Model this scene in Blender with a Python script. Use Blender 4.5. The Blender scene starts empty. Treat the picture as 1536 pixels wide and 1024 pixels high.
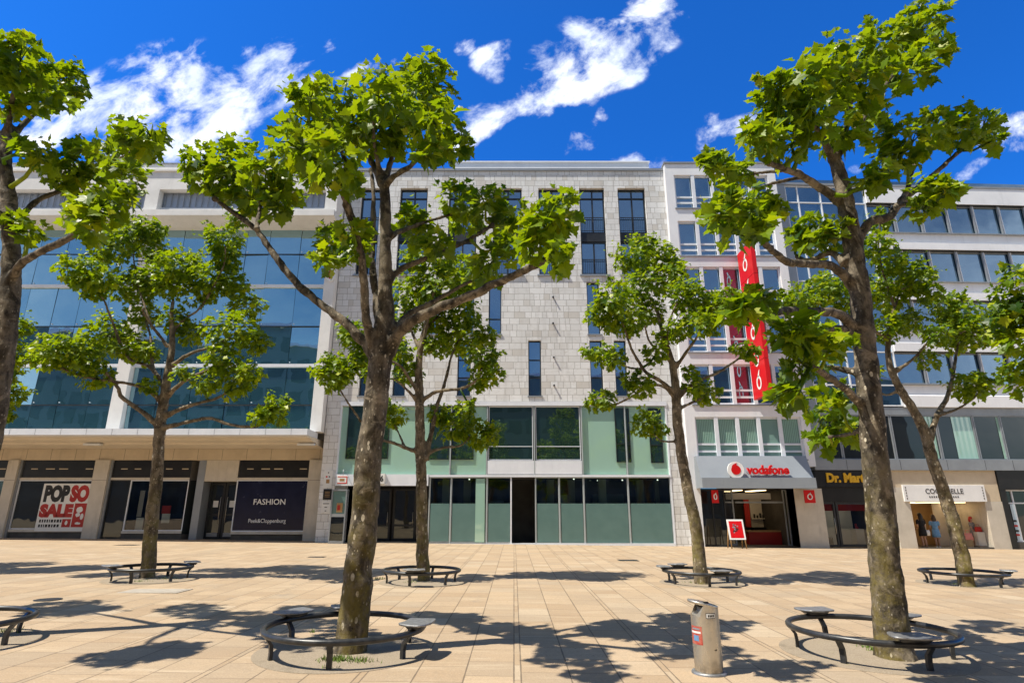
import bpy, bmesh, math, random
import numpy as np
from mathutils import Vector, Matrix
random.seed(7); RNG = np.random.default_rng(11)
S = bpy.context.scene; COL = S.collection; R = math.radians
# ------------------------------------------------------------------ camera geometry (metres; camera at the origin, eye 1.65 m)
F_, CX, CY, H = 875., 771., 512., 1.65
PIT = math.atan(254 / F_); CP, SP = math.cos(PIT), math.sin(PIT)
SLOPE = -0.010                                   # the street falls gently towards the right
def gz(x, y=0): return SLOPE * x
def ray(px, py):
    xc = (px - CX) / F_; yc = (CY - py) / F_
    return Vector((xc, CP - yc * SP, SP + yc * CP))
def P(px, py, Y):
    d = ray(px, py); t = Y / d.y
    return Vector((d.x * t, Y, H + d.z * t))
class Wall:                                      # a facade plane: s runs along it, d into it, z up
    def __init__(s, X0, Y0, k=0.): s.X0, s.Y0, s.k = X0, Y0, k; s.c = math.cos(math.atan(k))
    def pt(s, px, py, d=0.):
        v = ray(px, py); t = (s.Y0 + d - s.k * s.X0) / (v.y - s.k * v.x)
        return (v.x * t - s.X0) / s.c, H + v.z * t
    def rect(s, x0, y0, x1, y1, d=0.):
        ym, xm = (y0 + y1) / 2, (x0 + x1) / 2
        return (s.pt(x0, ym, d)[0], s.pt(x1, ym, d)[0], s.pt(xm, y1, d)[1], s.pt(xm, y0, d)[1])
    def root(s, name, label, cat, group=None):
        o = empty(name, label, cat, (s.X0, s.Y0, 0), group); o.rotation_euler.z = math.atan(s.k); return o
# ------------------------------------------------------------------ object helpers
def tag(o, label=None, cat=None, group=None, kind=None):
    if label: o['label'] = label
    if cat: o['category'] = cat
    if group: o['group'] = group
    if kind: o['kind'] = kind
    return o
def empty(name, label, cat, loc=(0, 0, 0), group=None):
    o = bpy.data.objects.new(name, None); o.empty_display_size = .2; COL.objects.link(o); o.location = loc
    return tag(o, label, cat, group)
def link(name, me, mats, parent=None, loc=None):
    o = bpy.data.objects.new(name, me); COL.objects.link(o)
    if not isinstance(mats, (list, tuple)): mats = [mats]
    if len(me.materials) == 0:
        for m in mats: me.materials.append(m)
    if parent is not None: o.parent = parent
    if loc is not None: o.location = loc
    return o
def copy_tree(o, parent=None):
    c = o.copy(); COL.objects.link(c); c.parent = parent
    for ch in list(o.children): copy_tree(ch, c)
    return c
class MB:
    def __init__(s): s.v = []; s.f = []; s.m = []; s.sm = []
    def face(s, pts, mi=0, smooth=False):
        n = len(s.v); s.v += [tuple(p) for p in pts]; s.f.append(tuple(range(n, n + len(pts)))); s.m.append(mi); s.sm.append(smooth)
    def box(s, a0, a1, b0, b1, c0, c1, mi=0):
        n = len(s.v)
        s.v += [(a0, b0, c0), (a1, b0, c0), (a1, b1, c0), (a0, b1, c0), (a0, b0, c1), (a1, b0, c1), (a1, b1, c1), (a0, b1, c1)]
        for f in ((0, 3, 2, 1), (4, 5, 6, 7), (0, 1, 5, 4), (1, 2, 6, 5), (2, 3, 7, 6), (3, 0, 4, 7)):
            s.f.append(tuple(n + i for i in f)); s.m.append(mi); s.sm.append(False)
        return s
    def prism(s, poly, a0, a1, axis=0, mi=0):    # poly of (d, z) swept along s
        n = len(s.v); k = len(poly)
        for a in (a0, a1):
            for (b, c) in poly: s.v.append((a, b, c) if axis == 0 else ((b, a, c) if axis == 1 else (b, c, a)))
        for i in range(k):
            j = (i + 1) % k; s.f.append((n + i, n + j, n + k + j, n + k + i)); s.m.append(mi); s.sm.append(False)
        s.f.append(tuple(n + i for i in reversed(range(k)))); s.m.append(mi); s.sm.append(False)
        s.f.append(tuple(n + k + i for i in range(k))); s.m.append(mi); s.sm.append(False)
        return s
    def tube(s, pts, rad, n=10, mi=0, closed=False, rough=0.):
        pts = [Vector(p) for p in pts]
        if not isinstance(rad, (list, tuple)): rad = [rad] * len(pts)
        m = len(pts); base = len(s.v); up = None
        for i, p in enumerate(pts):
            if closed: t = pts[(i + 1) % m] - pts[i - 1]
            else: t = pts[min(i + 1, m - 1)] - pts[max(i - 1, 0)]
            t.normalize()
            if up is None:
                up = t.orthogonal().normalized() if not closed else (pts[0] - pts[m // 2]).cross(pts[m // 4] - pts[m // 2]).normalized()
            up = (up - t * up.dot(t)).normalized(); w = t.cross(up)
            for j in range(n):
                a = 2 * math.pi * j / n; r = rad[i] * (1 + rough * random.uniform(-1, 1))
                s.v.append(tuple(p + (up * math.cos(a) + w * math.sin(a)) * r))
        for i in range(m if closed else m - 1):
            i2 = (i + 1) % m
            for j in range(n):
                j2 = (j + 1) % n
                s.f.append((base + i * n + j, base + i * n + j2, base + i2 * n + j2, base + i2 * n + j)); s.m.append(mi); s.sm.append(True)
        if not closed:
            s.f.append(tuple(base + j for j in reversed(range(n)))); s.m.append(mi); s.sm.append(False)
            s.f.append(tuple(base + (m - 1) * n + j for j in range(n))); s.m.append(mi); s.sm.append(False)
        return s
    def loft(s, rings, mi=0, cap=True):          # rings: lists of points, equal count
        b = len(s.v); n = len(rings[0])
        for r in rings: s.v += [tuple(p) for p in r]
        for i in range(len(rings) - 1):
            for j in range(n):
                k = (j + 1) % n
                s.f.append((b + i * n + j, b + i * n + k, b + (i + 1) * n + k, b + (i + 1) * n + j)); s.m.append(mi); s.sm.append(True)
        if cap:
            s.f.append(tuple(b + j for j in reversed(range(n)))); s.m.append(mi); s.sm.append(False)
            s.f.append(tuple(b + (len(rings) - 1) * n + j for j in range(n))); s.m.append(mi); s.sm.append(False)
        return s
    def mesh(s, name):
        me = bpy.data.meshes.new(name); me.from_pydata(s.v, [], s.f)
        me.polygons.foreach_set('material_index', s.m); me.polygons.foreach_set('use_smooth', s.sm); me.update(); return me
    def build(s, name, mats, parent=None, loc=None, bevel=0.):
        o = link(name, s.mesh(name), mats, parent, loc)
        if bevel:
            b = o.modifiers.new('bevel', 'BEVEL'); b.width = bevel; b.segments = 2; b.limit_method = 'ANGLE'
        return o
def ell(cx, cy, z, rx, ry, n=20, a0=0.): return [(cx + rx * math.cos(a0 + 2 * math.pi * i / n), cy + ry * math.sin(a0 + 2 * math.pi * i / n), z) for i in range(n)]
def text(name, body, mat, parent, s0, s1, z0, z1, d, thick=.02, bold=0., shear=0., fit=True, flipx=False):
    cu = bpy.data.curves.new(name, 'FONT'); cu.body = body; cu.extrude = .5; cu.offset = bold; cu.shear = shear; cu.resolution_u = 3
    o = bpy.data.objects.new(name, cu); COL.objects.link(o)
    dg = bpy.context.evaluated_depsgraph_get(); me = bpy.data.meshes.new_from_object(o.evaluated_get(dg))
    bpy.data.objects.remove(o); bpy.data.curves.remove(cu)
    co = np.empty(len(me.vertices) * 3); me.vertices.foreach_get('co', co); co = co.reshape(-1, 3)
    mn, mx = co.min(0), co.max(0); q = (co - mn) / np.maximum(mx - mn, 1e-6)
    out = np.stack([s0 + q[:, 0] * (s1 - s0), d - thick + (1 - q[:, 2]) * thick, z0 + q[:, 1] * (z1 - z0)], 1)
    me.vertices.foreach_set('co', out.ravel()); me.materials.clear(); me.update()
    return link(name, me, mat, parent)
def wall_holes(mb, s0, s1, z0, z1, holes, depth, d=0., mi=0, mir=None):
    if mir is None: mir = mi
    xs = sorted(set([s0, s1] + [h[0] for h in holes] + [h[1] for h in holes])); zs = sorted(set([z0, z1] + [h[2] for h in holes] + [h[3] for h in holes]))
    xs = [x for x in xs if s0 - 1e-6 <= x <= s1 + 1e-6]; zs = [z for z in zs if z0 - 1e-6 <= z <= z1 + 1e-6]
    for j in range(len(zs) - 1):
        run = None
        for i in range(len(xs) - 1):
            cx, cz = (xs[i] + xs[i + 1]) / 2, (zs[j] + zs[j + 1]) / 2
            hole = any(h[0] < cx < h[1] and h[2] < cz < h[3] for h in holes)
            if not hole and run is None: run = xs[i]
            if (hole or i == len(xs) - 2) and run is not None:
                e = xs[i] if hole else xs[i + 1]
                mb.face([(run, d, zs[j]), (e, d, zs[j]), (e, d, zs[j + 1]), (run, d, zs[j + 1])], mi); run = None
    for (a, b, c, e) in holes:
        D = d + depth
        mb.face([(a, d, c), (a, d, e), (a, D, e), (a, D, c)], mir); mb.face([(b, d, e), (b, d, c), (b, D, c), (b, D, e)], mir)
        mb.face([(a, d, e), (b, d, e), (b, D, e), (a, D, e)], mir); mb.face([(b, d, c), (a, d, c), (a, D, c), (b, D, c)], mir)
# ------------------------------------------------------------------ materials
def new_mat(name):
    m = bpy.data.materials.new(name); m.use_nodes = True; nt = m.node_tree; nt.nodes.clear()
    out = nt.nodes.new('ShaderNodeOutputMaterial'); return m, nt, out
class NT:
    def __init__(s, nt): s.nt = nt
    def n(s, t, **kw):
        x = s.nt.nodes.new(t)
        for k, v in kw.items(): setattr(x, k, v)
        return x
    def l(s, a, b): s.nt.links.new(a, b)
    def inp(s, node, key, val):
        if hasattr(val, 'is_linked') or isinstance(val, bpy.types.NodeSocket): s.l(val, node.inputs[key])
        else: node.inputs[key].default_value = val
    def math(s, op, a, b=0., c=None, clamp=False):
        x = s.n('ShaderNodeMath', operation=op, use_clamp=clamp); s.inp(x, 0, a); s.inp(x, 1, b)
        if c is not None: s.inp(x, 2, c)
        return x.outputs[0]
    def vmath(s, op, a, b=None):
        x = s.n('ShaderNodeVectorMath', operation=op); s.inp(x, 0, a)
        if b is not None: s.inp(x, 1, b)
        return x.outputs['Value'] if op in ('LENGTH', 'DOT_PRODUCT', 'DISTANCE') else x.outputs[0]
    def mix(s, f, a, b, mode='MIX'):
        x = s.n('ShaderNodeMix', data_type='RGBA', blend_type=mode); x.clamp_factor = True
        s.inp(x, 0, f); s.inp(x, 6, a if not isinstance(a, tuple) else (*a, 1)[:4]); s.inp(x, 7, b if not isinstance(b, tuple) else (*b, 1)[:4]); return x.outputs[2]
    def noise(s, vec, scale, detail=4., rough=.55, dist=0.):
        x = s.n('ShaderNodeTexNoise'); s.inp(x, 'Vector', vec); s.inp(x, 'Scale', scale); s.inp(x, 'Detail', detail); s.inp(x, 'Roughness', rough); s.inp(x, 'Distortion', dist); return x.outputs[0]
    def ramp(s, v, a, b, lo=0., hi=1., smooth=True):
        x = s.n('ShaderNodeMapRange'); x.interpolation_type = 'SMOOTHSTEP' if smooth else 'LINEAR'
        s.inp(x, 0, v); s.inp(x, 1, a); s.inp(x, 2, b); s.inp(x, 3, lo); s.inp(x, 4, hi); return x.outputs[0]
    def xyz(s, v): x = s.n('ShaderNodeSeparateXYZ'); s.inp(x, 0, v); return x.outputs
    def comb(s, x_, y_, z_): x = s.n('ShaderNodeCombineXYZ'); s.inp(x, 0, x_); s.inp(x, 1, y_); s.inp(x, 2, z_); return x.outputs[0]
    def white(s, v, dim='3D'): x = s.n('ShaderNodeTexWhiteNoise', noise_dimensions=dim); s.inp(x, 'Vector' if dim != '1D' else 'W', v); return x.outputs[0]
    def obj(s): return s.n('ShaderNodeTexCoord').outputs['Object']
    def bump(s, h, strength=.3, dist=.01): x = s.n('ShaderNodeBump'); s.inp(x, 'Strength', strength); s.inp(x, 'Distance', dist); s.inp(x, 'Height', h); return x.outputs[0]
    def bsdf(s, color, rough=.6, metal=0., spec=.4, normal=None, **kw):
        x = s.n('ShaderNodeBsdfPrincipled'); s.inp(x, 'Base Color', color if not isinstance(color, tuple) else (*color, 1)[:4]); s.inp(x, 'Roughness', rough); s.inp(x, 'Metallic', metal); s.inp(x, 'Specular IOR Level', spec)
        if normal is not None: s.l(normal, x.inputs['Normal'])
        for k, v in kw.items(): s.inp(x, k, v)
        return x.outputs[0]
def plain(name, c1, c2=None, scale=3., rough=.6, metal=0., spec=.4, bump=.0, dirt=0., detail=6.):
    m, nt, out = new_mat(name); g = NT(nt); o = g.obj()
    if c2 is None: c2 = tuple(x * .82 for x in c1)
    f = g.noise(o, scale, detail, .6); col = g.mix(g.ramp(f, .3, .7), c1, c2)
    if dirt:
        st = g.noise(g.vmath('MULTIPLY', o, (2.2, 2.2, .35)), 1.6, 6, .65); col = g.mix(g.ramp(st, .5, .78, 0, dirt), col, tuple(x * .45 for x in c1))
    nrm = g.bump(g.noise(o, scale * 9, 5, .6), bump, .01) if bump else None
    g.l(g.bsdf(col, g.ramp(f, .2, .8, rough * .85, min(1, rough * 1.15)), metal, spec, nrm), out.inputs[0]); return m
def glassy(name, body, gloss, fac, rough=.01, wave=.03, tint=1.):
    m, nt, out = new_mat(name); g = NT(nt); o = g.obj()
    nrm = g.bump(g.noise(o, .55, 2, .5), wave, .35)
    a = g.bsdf(body, .35, 0, .2); b = g.n('ShaderNodeBsdfGlossy'); g.inp(b, 'Color', (*gloss, 1)); g.inp(b, 'Roughness', rough); g.l(nrm, b.inputs['Normal'])
    fr = g.n('ShaderNodeFresnel'); g.inp(fr, 'IOR', 1.45); f = g.math('ADD', g.math('MULTIPLY', fr.outputs[0], 1 - fac), fac - .03, clamp=True)
    mx = g.n('ShaderNodeMixShader'); g.l(f, mx.inputs[0]); g.l(a, mx.inputs[1]); g.l(b.outputs[0], mx.inputs[2]); g.l(mx.outputs[0], out.inputs[0]); return m
def clear_glass(name, tint, fac):
    m, nt, out = new_mat(name); g = NT(nt); o = g.obj()
    t = g.n('ShaderNodeBsdfTransparent'); g.inp(t, 'Color', (*tint, 1)); b = g.n('ShaderNodeBsdfGlossy'); g.inp(b, 'Roughness', .01); g.l(g.bump(g.noise(o, .6, 2), .012, .3), b.inputs['Normal'])
    fr = g.n('ShaderNodeFresnel'); g.inp(fr, 'IOR', 1.45); f = g.math('ADD', g.math('MULTIPLY', fr.outputs[0], 1.), fac, clamp=True)
    mx = g.n('ShaderNodeMixShader'); g.l(f, mx.inputs[0]); g.l(t.outputs[0], mx.inputs[1]); g.l(b.outputs[0], mx.inputs[2]); g.l(mx.outputs[0], out.inputs[0]); return m
def lamp_mat(name, col, st):
    m, nt, out = new_mat(name); g = NT(nt); e = g.n('ShaderNodeEmission'); g.inp(e, 'Color', (*col, 1)); g.inp(e, 'Strength', st); g.l(e.outputs[0], out.inputs[0]); return m
M = {}
def paving_mat():
    m, nt, out = new_mat('paving'); g = NT(nt); o = g.obj(); x, y, z = g.xyz(o)
    per = 1.62; strip = .075; cw = (per - strip) / 3
    xx = g.math('ADD', x, 162.0); blk = g.math('FLOOR', g.math('DIVIDE', xx, per)); u = g.math('SUBTRACT', xx, g.math('MULTIPLY', blk, per))
    ci = g.math('FLOOR', g.math('DIVIDE', g.math('SUBTRACT', u, strip), cw)); cu = g.math('SUBTRACT', g.math('SUBTRACT', u, strip), g.math('MULTIPLY', ci, cw))
    isstrip = g.math('LESS_THAN', u, strip)
    ex = g.math('MINIMUM', g.math('MINIMUM', cu, g.math('SUBTRACT', cw, cu)), u)
    rl = .60; off = g.math('MULTIPLY', g.white(g.comb(blk, g.math('FLOOR', g.math('MULTIPLY', ci, .5)), 3.)), .6)
    yy = g.math('DIVIDE', g.math('ADD', g.math('ADD', y, off), 60.), rl); ri = g.math('FLOOR', yy); fr = g.math('SUBTRACT', yy, ri)
    ey = g.math('MULTIPLY', g.math('MINIMUM', fr, g.math('SUBTRACT', 1., fr)), rl)
    # joints of slightly uneven width, rows jitter
    jn = g.noise(o, 3., 3); wj = g.ramp(jn, .3, .7, .0035, .008)
    jx = g.math('SUBTRACT', 1., g.ramp(ex, wj, g.math('ADD', wj, .004))); jy = g.math('SUBTRACT', 1., g.ramp(ey, g.math('MULTIPLY', wj, .7), wj))
    joint = g.math('MAXIMUM', jx, jy)
    rv = g.white(g.comb(g.math('ADD', g.math('MULTIPLY', blk, 7.), ci), ri, isstrip)); rv2 = g.white(g.comb(ri, g.math('ADD', g.math('MULTIPLY', blk, 5.), ci), 9.))
    base = g.mix(rv, (.375, .268, .168), (.475, .355, .232)); base = g.mix(g.ramp(rv2, .70, 1., 0, .8), base, (.38, .295, .205))
    base = g.mix(g.ramp(rv2, .0, .12, .5, 0), base, (.54, .45, .33))
    n1 = g.noise(o, .45, 5, .6); base = g.mix(g.ramp(n1, .42, .75, 0, .5), base, (.32, .255, .185))
    n2 = g.noise(o, 14., 6, .7); base = g.mix(g.ramp(n2, .45, .8, 0, .45), base, (.29, .23, .165))
    n3 = g.noise(g.vmath('ADD', o, (9, 3, 1)), 55., 4, .8); base = g.mix(g.ramp(n3, .47, .70, 0, .62), base, (.25, .20, .14)); base = g.mix(g.ramp(n3, .46, .30, 0, .4), base, (.66, .57, .44))
    sw = g.noise(g.vmath('MULTIPLY', o, (.35, 2.6, 1.)), 1.7, 6, .7, .5); base = g.mix(g.ramp(sw, .52, .72, 0, .35), base, (.62, .52, .38)); g2 = g.n('ShaderNodeTexVoronoi'); g.inp(g2, 'Scale', 9.); g.l(g.vmath('ADD', o, (4, 8, 0)), g2.inputs['Vector']); base = g.mix(g.ramp(g2.outputs[0], .10, .05, .0, .45), base, (.20, .17, .14))
    sp = g.n('ShaderNodeTexVoronoi'); g.inp(sp, 'Scale', 3.2); g.l(o, sp.inputs['Vector']); base = g.mix(g.ramp(sp.outputs[0], .06, .03, .0, .7), base, (.13, .115, .10))
    st = g.noise(g.vmath('ADD', o, (31, 7, 1)), 1.3, 7, .72, .6); base = g.mix(g.ramp(st, .58, .72, 0, .55), base, (.27, .225, .175))
    col = g.mix(g.math('MULTIPLY', joint, .8), base, (.13, .10, .07))
    hgt = g.math('ADD', g.math('MULTIPLY', joint, -1.), g.math('ADD', g.math('MULTIPLY', n2, .25), g.math('MULTIPLY', rv, .25)))
    g.l(g.bsdf(col, g.ramp(n1, .3, .7, .72, .9), 0, .25, g.bump(hgt, .35, .006)), out.inputs[0]); return m
def stone_mat():
    m, nt, out = new_mat('stone_masonry'); g = NT(nt); o = g.obj(); x, y, z = g.xyz(o)
    v = g.comb(g.math('ADD', x, g.math('MULTIPLY', y, 1.)), z, 0.)
    rh = .372; row = g.math('FLOOR', g.math('DIVIDE', z, rh))
    # block lengths differ from row to row
    wid = g.math('ADD', .56, g.math('MULTIPLY', g.white(g.comb(row, 4., 1.)), .34)); ox = g.math('MULTIPLY', g.white(g.comb(row, 2., 8.)), .9)
    xs = g.math('DIVIDE', g.math('ADD', g.math('ADD', x, ox), 40.), wid); bi = g.math('FLOOR', xs); fx = g.math('SUBTRACT', xs, bi)
    cut = g.math('MULTIPLY', g.white(g.comb(bi, row, 6.)), 1.); half = g.math('GREATER_THAN', cut, .55); sub = g.math('MULTIPLY', half, g.math('GREATER_THAN', fx, .58))
    e1 = g.math('MULTIPLY', g.math('MINIMUM', fx, g.math('SUBTRACT', 1., fx)), wid); e2 = g.math('ADD', g.math('MULTIPLY', g.math('ABSOLUTE', g.math('SUBTRACT', fx, .58)), wid), g.math('MULTIPLY', g.math('SUBTRACT', 1., half), 9.))
    fz = g.math('SUBTRACT', g.math('DIVIDE', z, rh), row); ez = g.math('MULTIPLY', g.math('MINIMUM', fz, g.math('SUBTRACT', 1., fz)), rh)
    e = g.math('MINIMUM', g.math('MINIMUM', e1, e2), ez); joint = g.math('SUBTRACT', 1., g.ramp(e, .006, .016))
    rv = g.white(g.comb(g.math('ADD', bi, g.math('MULTIPLY', sub, .37)), row, 1.)); rw = g.white(g.comb(row, g.math('ADD', bi, g.math('MULTIPLY', sub, .37)), 5.))
    base = g.mix(rv, (.63, .63, .62), (.74, .745, .74)); base = g.mix(g.ramp(rw, .74, 1., 0, .85), base, (.55, .525, .485)); base = g.mix(g.ramp(rw, .0, .15, .6, 0), base, (.78, .78, .775))
    n = g.noise(g.vmath('ADD', g.vmath('MULTIPLY', o, (1, 1, 2.2)), g.comb(g.math('MULTIPLY', rv, 30.), 0., 0.)), 3.2, 7, .68, .8); base = g.mix(g.ramp(n, .5, .72, 0, .55), base, (.47, .445, .41))
    st = g.noise(g.vmath('MULTIPLY', o, (1.4, 1.4, .22)), 1.1, 6, .65); base = g.mix(g.ramp(st, .48, .75, 0, .42), base, (.36, .345, .32))
    base = g.mix(g.math('MULTIPLY', joint, .75), base, (.24, .225, .20))
    g.l(g.bsdf(base, .75, 0, .25, g.bump(g.math('ADD', g.math('MULTIPLY', joint, -1.), g.math('MULTIPLY', n, .35)), .4, .012)), out.inputs[0]); return m
def bark_mat(name, dark, mid, moss):
    m, nt, out = new_mat(name); g = NT(nt); o = g.n('ShaderNodeNewGeometry').outputs['Position']; x, y, z = g.xyz(o)
    n = g.noise(g.vmath('MULTIPLY', o, (1, 1, .45)), 7., 7, .65, .4); col = g.mix(g.ramp(n, .35, .68), dark, mid)
    n2 = g.noise(o, 3.1, 5, .6, .8); col = g.mix(g.ramp(n2, .55, .66, 0, .75), col, tuple(c * .45 for c in dark))
    n4 = g.noise(g.vmath('MULTIPLY', o, (1, 1, 1.6)), 2.2, 4, .6, 1.2); col = g.mix(g.ramp(n4, .58, .66, 0, .55), col, tuple(min(1, c * 1.7) for c in mid))
    vo = g.n('ShaderNodeTexVoronoi'); g.inp(vo, 'Scale', 9.5); g.inp(vo, 'Randomness', 1.); g.l(g.vmath('MULTIPLY', g.vmath('ADD', o, g.vmath('MULTIPLY', g.n('ShaderNodeTexNoise').outputs[1], (.1, .1, .1))), (1.25, 1.25, .62)), vo.inputs['Vector'])
    rnd = g.xyz(vo.outputs['Color'])[0]; rad = g.ramp(rnd, .25, 1., .0, .27, False)
    sp = g.ramp(g.math('SUBTRACT', vo.outputs['Distance'], rad), .03, -.02); col = g.mix(g.math('MULTIPLY', sp, g.ramp(z, 5.5, 3., .12, .9)), col, (.62, .55, .42))
    v2 = g.n('ShaderNodeTexVoronoi'); g.inp(v2, 'Scale', 24.); g.l(g.vmath('MULTIPLY', g.vmath('ADD', o, (3, 1, 2)), (1.2, 1.2, .7)), v2.inputs['Vector']); r2 = g.xyz(v2.outputs['Color'])[1]; s2 = g.ramp(g.math('SUBTRACT', v2.outputs['Distance'], g.ramp(r2, .45, 1., .0, .34, False)), .03, -.03)
    col = g.mix(g.math('MULTIPLY', s2, g.ramp(z, 6.5, 2., .25, .75)), col, (.40, .35, .27)); n5 = g.noise(o, 30., 4, .7); col = g.mix(g.ramp(n5, .5, .75, 0, .6), col, tuple(c * .35 for c in dark))
    mo = g.noise(o, 4., 6, .7); col = g.mix(g.math('MULTIPLY', g.ramp(z, 3.2, .1, 0, 1), g.ramp(mo, .4, .62, 0, .8)), col, moss)
    ring = g.n('ShaderNodeTexWave', wave_type='BANDS', bands_direction='Z'); g.inp(ring, 'Scale', 1.4); g.inp(ring, 'Distortion', 9.); g.inp(ring, 'Detail', 4.); g.l(o, ring.inputs['Vector'])
    h = g.math('ADD', g.math('MULTIPLY', n, 1.), g.math('MULTIPLY', ring.outputs[1], .25))
    g.l(g.bsdf(col, .85, 0, .2, g.bump(g.math('ADD', h, g.math('MULTIPLY', g.noise(o, 45., 4), .25)), .75, .03)), out.inputs[0]); return m
def leaf_mat(name, a, b, tr, rough=.42, tf=.36):
    m, nt, out = new_mat(name); g = NT(nt); ge = g.n('ShaderNodeNewGeometry'); rnd = ge.outputs['Random Per Island']
    o = g.obj(); col = g.mix(rnd, a, b); n = g.noise(o, 1.1, 3); col = g.mix(g.ramp(n, .35, .7, 0, .5), col, a)
    col = g.mix(g.math('GREATER_THAN', rnd, .90), col, (b[0] * 1.7, b[1] * 1.3, b[2] * 1.3)); col = g.mix(g.math('LESS_THAN', rnd, .30), col, (a[0] * .62, a[1] * .66, a[2]))
    pb = g.bsdf(col, rough, 0, .32); t = g.n('ShaderNodeBsdfTranslucent'); g.l(g.mix(rnd, tr, (tr[0] * 1.35, tr[1] * 1.12, tr[2])), t.inputs[0])
    mx = g.n('ShaderNodeMixShader'); g.inp(mx, 0, tf); g.l(pb, mx.inputs[1]); g.l(t.outputs[0], mx.inputs[2]); g.l(mx.outputs[0], out.inputs[0]); return m
def gravel_mat():
    m, nt, out = new_mat('tree_pit_gravel'); g = NT(nt); o = g.obj()
    n = g.noise(o, 60., 5, .75); n2 = g.noise(o, 3.5, 6, .65); c = g.mix(g.ramp(n, .35, .7), (.26, .21, .155), (.40, .335, .25)); c = g.mix(g.ramp(n2, .5, .75, 0, .5), c, (.15, .125, .09))
    n3 = g.noise(o, 9., 6, .7); c = g.mix(g.ramp(n3, .64, .74, 0, .5), c, (.18, .22, .05))
    g.l(g.bsdf(c, .95, 0, .1, g.bump(n, .6, .012)), out.inputs[0]); return m
def steel_mat(name, base, rough=.3):
    m, nt, out = new_mat(name); g = NT(nt); o = g.obj(); n = g.noise(g.vmath('MULTIPLY', o, (30, 30, 1.5)), 3., 4); n2 = g.noise(o, 6., 6, .7)
    c = g.mix(g.ramp(n2, .45, .75, 0, .55), base, tuple(b * .45 for b in base)); x, y, z = g.xyz(o)
    c = g.mix(g.math('MULTIPLY', g.ramp(z, .22, .0, 0, .7), g.ramp(n2, .3, .6)), c, (.16, .13, .09))
    g.l(g.bsdf(c, g.math('ADD', g.ramp(n, .3, .7, rough - .06, rough + .1), g.ramp(n2, .4, .7, 0, .18)), .85, .5, g.bump(n, .05, .002)), out.inputs[0]); return m
M['paving'] = paving_mat(); M['stone'] = stone_mat(); M['gravel'] = gravel_mat()
M['bark'] = bark_mat('bark_dark', (.044, .036, .026), (.215, .178, .128), (.16, .125, .025)); M['bark2'] = bark_mat('bark_pale', (.085, .066, .043), (.27, .215, .145), (.17, .145, .035))  # the second bark is paler, for trees beyond the near row
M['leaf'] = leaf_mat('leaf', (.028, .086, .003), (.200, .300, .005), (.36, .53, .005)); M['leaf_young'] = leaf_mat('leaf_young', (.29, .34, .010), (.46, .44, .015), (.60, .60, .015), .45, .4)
M['white_stone'] = plain('white_stone', (.74, .735, .72), (.66, .655, .64), 1.2, .7, dirt=.2, bump=.04); M['white_paint'] = plain('white_paint', (.77, .78, .805), (.70, .71, .74), .8, .5, dirt=.2)
M['cream'] = plain('cream_stone', (.60, .50, .36), (.52, .43, .31), 1.1, .7, dirt=.25, bump=.05); M['cream_pillar'] = plain('pillar_stone', (.58, .53, .45), (.50, .455, .38), 1.5, .7, dirt=.4, bump=.05)
M['soffit'] = plain('soffit', (.70, .62, .50), (.62, .55, .44), .8, .6); M['white_metal'] = plain('white_metal', (.74, .77, .82), (.66, .69, .74), 1.3, .4, .0, .5, dirt=.15)
M['grey_metal'] = plain('grey_metal', (.30, .325, .35), (.25, .27, .295), 1., .38, .3, .5, dirt=.2); M['dark_metal'] = plain('dark_metal', (.022, .025, .030), (.035, .037, .04), 2., .4, .2)
M['black'] = plain('black_panel', (.008, .008, .009), (.014, .014, .014), 1.5, .35); M['navy'] = plain('navy_panel', (.004, .006, .028), (.006, .009, .038), 1.5, .25)
M['sign_grey'] = plain('sign_grey', (.28, .31, .345), (.245, .275, .31), .9, .5, .1, dirt=.12); M['red'] = plain('red_acrylic', (.62, .006, .008), (.55, .005, .006), 1.2, .35); M['white'] = plain('white_acrylic', (.80, .80, .80), (.74, .74, .74), 2., .4)
M['yellow'] = plain('yellow_letter', (.72, .42, .015), (.64, .36, .01), 2., .5); M['rail'] = plain('rail_paint', (.030, .033, .037), (.06, .06, .06), 9., .36, .35, .5, bump=.05); M['seat'] = plain('seat_plate', (.36, .37, .38), (.22, .22, .22), 16., .45, .6, .5, bump=.1)
M['steel'] = steel_mat('brushed_steel', (.60, .56, .48), .3); M['plinth'] = plain('plinth', (.085, .08, .07), (.06, .055, .05), 2., .7, dirt=.3)
M['glass_sky'] = glassy('glass_coated', (.020, .080, .088), (.52, .76, .86), .60); M['glass_mid'] = glassy('glass_office', (.010, .035, .055), (.48, .66, .84), .46); M['glass_dark'] = glassy('glass_dark', (.008, .010, .010), (.8, .85, .82), .085)
M['glass_green'] = glassy('glass_green', (.010, .030, .027), (.70, .85, .80), .20); M['frost'] = glassy('frosted_glass', (.105, .19, .175), (.75, .9, .88), .13, .22); M['panel_green'] = glassy('green_panel', (.33, .53, .43), (.85, .95, .92), .17, .025)
M['curtain_glass'] = glassy('curtained_glass', (.20, .33, .29), (.75, .9, .9), .14); M['clear'] = clear_glass('shop_glass', (.80, .86, .84), .05)
M['attic_slat'] = plain('attic_slat', (.36, .40, .46), (.30, .335, .39), .9, .35, .2); M['roof'] = plain('roof_felt', (.20, .20, .20), None, 1., .9)
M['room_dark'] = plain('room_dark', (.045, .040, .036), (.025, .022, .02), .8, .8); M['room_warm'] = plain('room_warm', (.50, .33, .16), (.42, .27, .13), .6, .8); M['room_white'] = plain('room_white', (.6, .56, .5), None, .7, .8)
M['facing'] = plain('facing_render', (.15, .20, .20), (.10, .14, .15), .09, .8); M['facing_glass'] = plain('facing_glass', (.06, .09, .095), (.035, .06, .065), .3, .6)
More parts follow.
